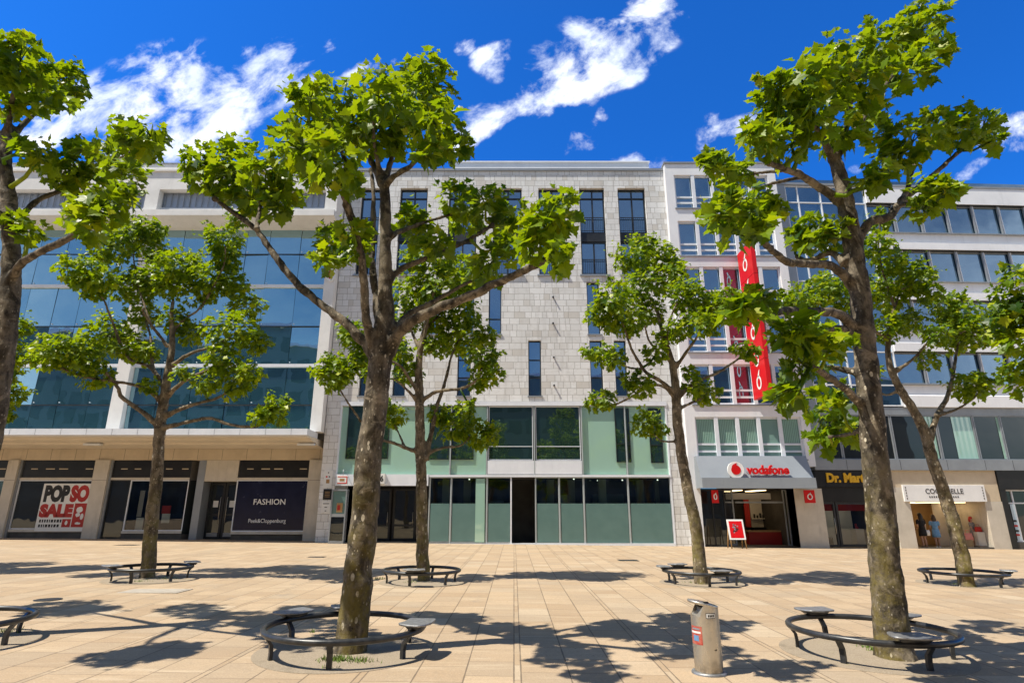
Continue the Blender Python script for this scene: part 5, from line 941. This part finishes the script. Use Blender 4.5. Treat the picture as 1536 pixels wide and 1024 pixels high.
# ------------------------------------------------------------------ steel litter bin
def bin_():
    x, y = gp(1064, 1009); rt = empty('litter_bin', 'freestanding brushed steel litter bin with slanted lid and red sticker', 'litter bin', (x, y, gz(x))); rx, ry = .148, .148; h = .70
    mb = MB(); n = 40
    def sec(z, f=1., cut=None):
        pts = []
        for i in range(n): a = 2 * math.pi * i / n; pts.append((rx * f * math.cos(a), ry * f * math.sin(a), z))
        return pts
    # body with a bowl-shaped mouth cut on the left and a smaller one on the right
    top = []
    for i in range(n):
        a = 2 * math.pi * i / n; c = math.cos(a); z = .665
        z = .675 - .034 * c
        if c < -.35: z -= .125 * min(1, (-.35 - c) / .22)
        top.append((rx * math.cos(a), ry * math.sin(a), z))
    mb.loft([sec(.015), sec(.30), sec(.52), top], cap=False)
    inner = [(p[0] * .93, p[1] * .93, p[2] - .002) for p in top]; mb.loft([top, inner, [(p[0] * .93, p[1] * .93, .40) for p in top]]); mb.build('body', M['steel'], rt)
    li = MB(); li.loft([ell(0.02, 0, .50, .09, .11, 24), ell(.02, 0, .66, .095, .115, 24)]); li.build('liner', M['seat'], rt)
    ld = MB(); tip = lambda x_: .695 - .034 * x_ / rx
    def lid(off, f): return [(rx * f * math.cos(2 * math.pi * i / n) * (1.16 if math.cos(2 * math.pi * i / n) < 0 else 1.), ry * f * math.sin(2 * math.pi * i / n), tip(rx * math.cos(2 * math.pi * i / n)) + off) for i in range(n)]
    ld.loft([lid(-.022, .97), lid(-.018, 1.0), lid(.0, 1.02), lid(.008, .98), lid(.002, .90), lid(.0, .3)]); ld.build('lid', M['steel'], rt)
    sk = MB()
    for i in range(-3, 3):
        pass
    sl_ = MB(); sl_.box(-.06, .05, -.02, .02, .690, .7075); sl_.build('ashtray_slot', M['ink'], rt)
    cl = MB()
    for i in range(n):
        a = 2 * math.pi * i / n
    
    bs = MB(); bs.loft([ell(.0, .0, -.03, .185, .175, 40), ell(0, 0, .018, .185, .175, 40), ell(0, 0, .024, .178, .168, 40), ell(0, 0, .024, .1, .1, 40)]); bs.build('base_ring', M['seat'], rt)
    def wrap(name, a0, a1, z0, z1, off, m, k=8, parent=rt):
        mb = MB(); f = lambda a, z, o: ((rx + o) * math.cos(R(a)), (ry + o) * math.sin(R(a)), z)
        for i in range(k):
            p, q = a0 + (a1 - a0) * i / k, a0 + (a1 - a0) * (i + 1) / k; mb.face([f(p, z0, off), f(q, z0, off), f(q, z1, off), f(p, z1, off)], 0, True)
        return mb.build(name, m, parent)
    st = wrap('red_sticker', 176, 238, .295, .475, .0015, M['faded_red']); wrap('sticker_stripe', 180, 232, .405, .425, .003, M['white'], parent=st); wrap('sticker_text', 190, 228, .44, .456, .003, M['sign_grey'], parent=st); wrap('sticker_print', 195, 222, .33, .385, .003, M['cloth_blue'], parent=st)
    wrap('red_sticker', -22, -6, .22, .38, .0015, M['red'])
    pl = wrap('number_plate', 258, 300, .560, .612, .003, M['ink'], 6); wrap('plate_face', 260, 298, .565, .607, .0042, M['poster'], 6, pl)
    for k, (a, wd) in enumerate(((268, 4), (275, 4), (282, 4), (289, 4))): wrap('plate_letter', a - wd / 2, a + wd / 2 + .8, .576, .596, .0055, M['ink'], 2, pl)
    mb = MB(); 
    for k in range(3): 
        a = R(285 + 4 * k); mb.face([((rx + .002) * math.cos(a + .02 * c), (ry + .002) * math.sin(a + .02 * c), .245 + .012 * k * 0 + s_ * .012) for c, s_ in ((1, 0), (1, 1.2), (-1, 1.), (-1, 0))])
    mb.build('scuff', M['ink'], rt); bm = bpy.data.objects
bin_()
# ------------------------------------------------------------------ covers and litter on the paving
for px, py, rx, ry, lab, m in ((942, 840, .35, .30, 'small dark square drain cover in the paving before the glass shopfront', 'dark_metal'), (72, 899, .22, .22, 'round dark manhole cover left of the ring benches', 'dark_metal'), (232, 886, .62, .32, 'pale rectangular service cover in front of the back row bench', 'cover_stone'), (190, 817, .5, .25, 'small dark cover close to the department store window', 'dark_metal'), (475, 835, .3, .2, 'small dark drain cover before the end pier of the department store', 'dark_metal')):
    x, y = gp(px, py); o = empty('ground_cover', lab, 'cover', (x, y, gz(x) + .002)); mb = MB()
    if rx == ry: mb.loft([ell(0, 0, 0, rx, ry, 28), ell(0, 0, .006, rx, ry, 28), ell(0, 0, .006, rx * .86, ry * .86, 28), ell(0, 0, .003, rx * .84, ry * .84, 28), ell(0, 0, .006, rx * .78, ry * .78, 28)])
    else: mb.box(-rx, rx, -ry, ry, -.01, .004); mb.box(-rx * .88, rx * .88, -ry * .86, ry * .86, .004, .007)
    mb.build('plate', M[m], o)
# ------------------------------------------------------------------ wall of notices between the store and the stone building
def notices():
    W = WS; 
    for (x0, y0, x1, y1, lab, kind) in ((486, 705, 498.5, 731, 'pale notice panel with red dots at the top of the stone strip', 'a'), (485, 733, 497.5, 749, 'small black notice plate on the stone strip', 'b'), (482.5, 751, 495.5, 769, 'white paper notice on the stone strip below the black plate', 'c')):
        r = W.rect(x0, y0, x1, y1); o = empty('notice', lab, 'notice', ((r[0] + r[1]) / 2, 31.8, (r[2] + r[3]) / 2), 'notices on the stone strip'); w, h = (r[1] - r[0]) / 2, (r[3] - r[2]) / 2
        MB().box(-w, w, -.03, -.002, -h, h).build('board', M['black'] if kind == 'b' else M['poster'], o); mk = MB()
        if kind == 'a':
            for cx_, cz_, rr, mi in ((-.35, .25, .17, 0), (.3, .25, .14, 1), (.0, .72, .12, 1)): mk.face([(w * cx_ + w * rr * 1.4 * math.cos(t * .52), -.032, h * cz_ + w * rr * 1.2 * math.sin(t * .52)) for t in range(12)], mi)
            mk.box(-w * .4, w * .4, -.034, -.0305, -h * .5, -h * .05, 2)
        elif kind == 'b':
            for k in range(4): mk.box(-w * .6, w * .6, -.033, -.0305, h * (.4 - .3 * k), h * (.5 - .3 * k), 2)
        else:
            for k, l in enumerate((.7, .3, .2)): mk.box(-w * l, w * l, -.033, -.0305, h * (.5 - .6 * k), h * (.62 - .6 * k), 1)
        mk.build('print', [M['red'], M['ink'], M['wood']], o)
    x, z = W.pt(505, 810, -.9); X0 = x; o = empty('display_case', 'slim glass display case with yellow poster standing beside the stone strip', 'display case', (X0, 31.8 - .9, gz(X0)))
    MB().box(-.38, .38, -.18, .18, -.05, .12).build('base', M['grey_metal'], o); fr = MB()
    for sx in (-1, 1):
        for sy in (-1, 1): fr.box(sx * .36 - .03, sx * .36 + .03, sy * .15 - .03, sy * .15 + .03, .12, 2.55)
    fr.box(-.325, .325, -.17, .17, 1.28, 1.42); fr.box(-.39, .39, -.18, .18, 2.55, 2.62); fr.build('frame', M['grey_metal'], o)
    MB().box(-.33, .33, -.12, -.11, .13, 1.27).build('pane', M['glass_dark'], o); MB().box(-.33, .33, -.12, -.11, 1.43, 2.54).build('pane', M['frost'], o); MB().box(-.10, .20, -.14, -.125, 1.5, 1.95).build('poster', M['wood'], o); MB().box(-.06, .08, -.15, -.142, 1.6, 1.85).build('poster_figure', M['red_print'], o)
    r = W.rect(506, 713, 522, 726, -.5); o = empty('hanging_sign', 'white sign with red border hanging over the entrance by the stone strip', 'sign', ((r[0] + r[1]) / 2, 31.3, (r[2] + r[3]) / 2)); w, h = (r[1] - r[0]) / 2, (r[3] - r[2]) / 2
    MB().box(-w, w, -.06, .06, -h, h).build('board', M['poster'], o, bevel=.02); b = MB(); b.box(-w * .9, w * .9, -.066, -.061, -h * .85, -h * .65); b.box(-w * .9, w * .9, -.066, -.061, h * .65, h * .85); b.box(w * .75, w * .9, -.066, -.061, -h * .645, h * .645); b.build('red_border', M['red'], o); MB().box(-w * .5, w * .4, -.066, -.061, -h * .3, h * .3).build('lettering', M['wood'], o); MB().tube([(0, .0, h), (0, .0, h + .3), (0, .48, h + .3)], .02, 6).build('bracket', M['grey_metal'], o)
    r = W.rect(562, 710, 577, 725, -.35); o = empty('hanging_sign', 'small black and red number sign on the lintel beside the near forked trunk', 'sign', ((r[0] + r[1]) / 2, 31.45, (r[2] + r[3]) / 2)); w, h = (r[1] - r[0]) / 2, (r[3] - r[2]) / 2
    MB().box(-w, w, -.05, .3, -h, h).build('board', M['poster'], o); MB().box(-w, -w * .6, -.056, -.051, -h, h).build('red_edge', M['red'], o); text('lettering', '16', M['ink'], o, -w * .4, w * .8, -h * .6, h * .6, -.051, .01, .03)
    r = W.pt(500, 412, -.3); 
    e = empty('wall_emblem', 'round white plaque with dark red crescent high on the end column of the store', 'emblem', (r[0] - .05, 31.2, W.pt(500, 412, -.6)[1])); n = 24
    MB().loft([[(.28 * math.cos(2 * math.pi * i / n), d_, .42 * math.sin(2 * math.pi * i / n)) for i in range(n)] for d_ in (0.04, -.04)]).build('plate', M['white'], e); MB().loft([[(.12 * math.cos(2 * math.pi * i / n) - .02, d_, .27 * math.sin(2 * math.pi * i / n)) for i in range(n)] for d_ in (-.035, -.05)]).build('mark', M['red_print'], e)
notices()
# ------------------------------------------------------------------ people at the handbag shop (seen from behind)
def person(loc, rot, label, scale, top, skirt, hair, hairlen, bag=None, stride=.0):
    rt = empty('person', label, 'person', loc, 'shoppers at the handbag shop'); rt.rotation_euler.z = rot; rt.scale = (scale,) * 3
    V = []; E = []; Rr = []
    def add(p, r, par=None): V.append(p); Rr.append(r); i = len(V) - 1; (E.append((par, i)) if par is not None else None); return i
    pel = add((0, 0, .93), (.155, .115)); wa = add((0, .01, 1.08), (.125, .095), pel); ch = add((0, .0, 1.28), (.15, .105), wa); sh = add((0, 0, 1.40), (.115, .085), ch); nk = add((0, -.005, 1.48), (.052, .052), sh); hb = add((0, -.02, 1.56), (.075, .085), nk); hd = add((0, -.02, 1.63), (.078, .095), hb); add((0, -.005, 1.70), (.055, .065), hd)
    for s in (-1, 1):
        st = stride * s; hp = add((.085 * s, 0, .86), (.092, .092), pel); kn = add((.085 * s, -.02 + st, .48), (.056, .058), hp); cf = add((.085 * s, .01 + st, .33), (.052, .055), kn); an = add((.085 * s, .02 + st, .09), (.034, .036), cf); he = add((.085 * s, .01 + st, .035), (.034, .034), an); add((.09 * s, -.15 + st, .025), (.030, .022), he)
        so_ = add((.175 * s, 0, 1.385), (.056, .056), sh); el = add((.235 * s, -.02 + .05 * s, 1.13), (.040, .040), so_); wr = add((.215 * s, -.16, .95), (.028, .028), el); pa = add((.21 * s, -.22, .91), (.036, .018), wr)
        for k in range(4): f1 = add((.21 * s + (k - 1.5) * .017, -.275, .885 - abs(k - 1.3) * .004), (.0095, .0095), pa); add((.21 * s + (k - 1.5) * .017, -.305 + .006 * abs(k - 1), .865), (.008, .008), f1)
        th = add((.21 * s - .035 * s, -.24, .905), (.010, .010), pa); add((.21 * s - .045 * s, -.27, .89), (.008, .008), th)
    me = bpy.data.meshes.new('body'); me.from_pydata(V, E, []); o = link('body', me, M['skin'], rt); sk = o.modifiers.new('skin', 'SKIN'); sk.use_smooth_shade = True
    for i, r in enumerate(Rr): me.skin_vertices[0].data[i].radius = r
    me.skin_vertices[0].data[0].use_root = True; su = o.modifiers.new('sub', 'SUBSURF'); su.levels = 1; su.render_levels = 2
    tp = MB(); tp.loft([ell(0, .005, .96, .165, .135), ell(0, .01, 1.09, .142, .115), ell(0, 0, 1.27, .175, .132), ell(0, 0, 1.38, .185, .115), ell(0, 0, 1.445, .10, .085)])
    for s in (-1, 1): tp.tube([(.14 * s, 0, 1.395), (.19 * s, 0, 1.36), (.225 * s, -.01 + .03 * s, 1.20)], [.075, .072, .062], 10)
    tp.build('top', top, rt)
    sk_ = MB(); sk_.loft([ell(0, .0, .60 if stride < .05 else .56, .205, .165 + stride), ell(0, 0, .75, .20, .16 + stride * .6), ell(0, 0, .92, .182, .15), ell(0, .005, 1.02, .152, .124)]); sk_.build('skirt', skirt, rt)
    hr = MB(); hr.loft([ell(0, .06, 1.66 - hairlen, .07, .035), ell(0, .055, 1.66 - hairlen * .6, .125, .06), ell(0, .04, 1.60, .112, .085), ell(0, .012, 1.66, .105, .108), ell(0, .0, 1.73, .088, .098), ell(0, 0, 1.785, .045, .05)]); hr.build('hair', hair, rt)
    for s in (-1, 1): st = stride * s; MB().loft([ell(.088 * s, -.055 + st, -.005, .045, .125, 14), ell(.088 * s, -.055 + st, .03, .045, .122, 14), ell(.086 * s, -.0 + st, .075, .036, .055, 14)]).build('shoe', M['poster'] if bag is None else M['ink'], rt)
    fc = MB()
    for s in (-1, 1): fc.loft([[(.03 * s + .012 * math.cos(t * .7), -.108, 1.625 + .007 * math.sin(t * .7)) for t in range(9)], [(.03 * s + .010 * math.cos(t * .7), -.117, 1.625 + .005 * math.sin(t * .7)) for t in range(9)]])
    fc.loft([[(.024 * math.cos(t * .7), -.104, 1.565 + .007 * math.sin(t * .7)) for t in range(9)], [(.02 * math.cos(t * .7), -.111, 1.565 + .005 * math.sin(t * .7)) for t in range(9)]]); fc.build('face', M['hair2'], rt)
    ns = MB(); ns.loft([ell(0, -.112, 1.582, .013, .014, 8), ell(0, -.108, 1.60, .010, .012, 8), ell(0, -.102, 1.632, .006, .006, 8)]); ns.build('nose', M['skin'], rt)
    for s in (-1, 1): MB().loft([ell(.086 * s, -.005, 1.59, .008, .016, 8), ell(.09 * s, -.003, 1.615, .010, .020, 8), ell(.086 * s, -.005, 1.64, .007, .013, 8)]).build('ear', M['skin'], rt)
    return rt
def shoppers():
    def at(px, d): s, z = WO.pt(px, 790, d); k = math.atan(WO.k); return Vector((WO.X0 + s * math.cos(k) - d * math.sin(k), WO.Y0 + s * math.sin(k) + d * math.cos(k), 0))
    a = at(1383, .55); a.z = -.22; person(a, R(183), 'woman with long black hair, short black dress and bare legs, seen from behind', 1.0, M['cloth_black'], M['cloth_black'], M['hair'], .45, 'bag')
    b = at(1403, .75); b.z = -.22; person(b, R(160), 'woman in pale blue top and skirt seen from behind', .95, M['cloth_blue'], M['cloth_blue'], M['hair2'], .30, None, .06)
    bg = empty('shoulder_bag', 'white shoulder bag hanging between the two women', 'bag', tuple(a + Vector((.27, -.02, .78)))); mb = MB(); mb.loft([ell(0, 0, -.16, .10, .05), ell(0, 0, 0, .115, .055), ell(0, 0, .12, .09, .035)]); mb.build('pouch', M['poster'], bg); MB().tube([(-.08, 0, .10), (-.05, .01, .42), (-.06, .02, .58)], .010, 6).build('strap', M['poster'], bg)
    # display figure with bags on the right of the window
    m = at(1459, .8); m.z = -.2; person(m, R(25), 'display figure in grey patterned dress and dark red scarf at the window', .88, M['cloth_grey'], M['cloth_grey'], M['red_print'], .22, 'bag')
    for px, d, z, mt, lab, sc in ((1450, .55, .3, 'pink', 'large pink handbag on the floor left of the display figure', 1.3), (1467, .5, .7, 'red_print', 'dark red handbag right of the display figure', 1.), (1468, .5, -.02, 'pink', 'small orange pink handbag near the right pillar of the window', .8)):
        p = at(px, d); p.z = -.12 + z; o = empty('handbag', lab, 'handbag', p, 'handbags in the shop window'); o.scale = (sc,) * 3
        mb = MB(); mb.loft([[(sx * .17, sy * .07, 0) for sx, sy in ((-1, -1), (1, -1), (1, 1), (-1, 1))], [(sx * .14, sy * .05, .26) for sx, sy in ((-1, -1), (1, -1), (1, 1), (-1, 1))]]); q = mb.build('body', M[mt], o, bevel=.015); MB().tube([(-.09, 0, .25), (-.07, 0, .38), (.07, 0, .38), (.09, 0, .25)], .010, 6).build('handle', M[mt], o)
        if z > .3: MB().box(-.2, .2, -.14, .14, -z, 0).build('stand', M['room_white'], o)
shoppers()
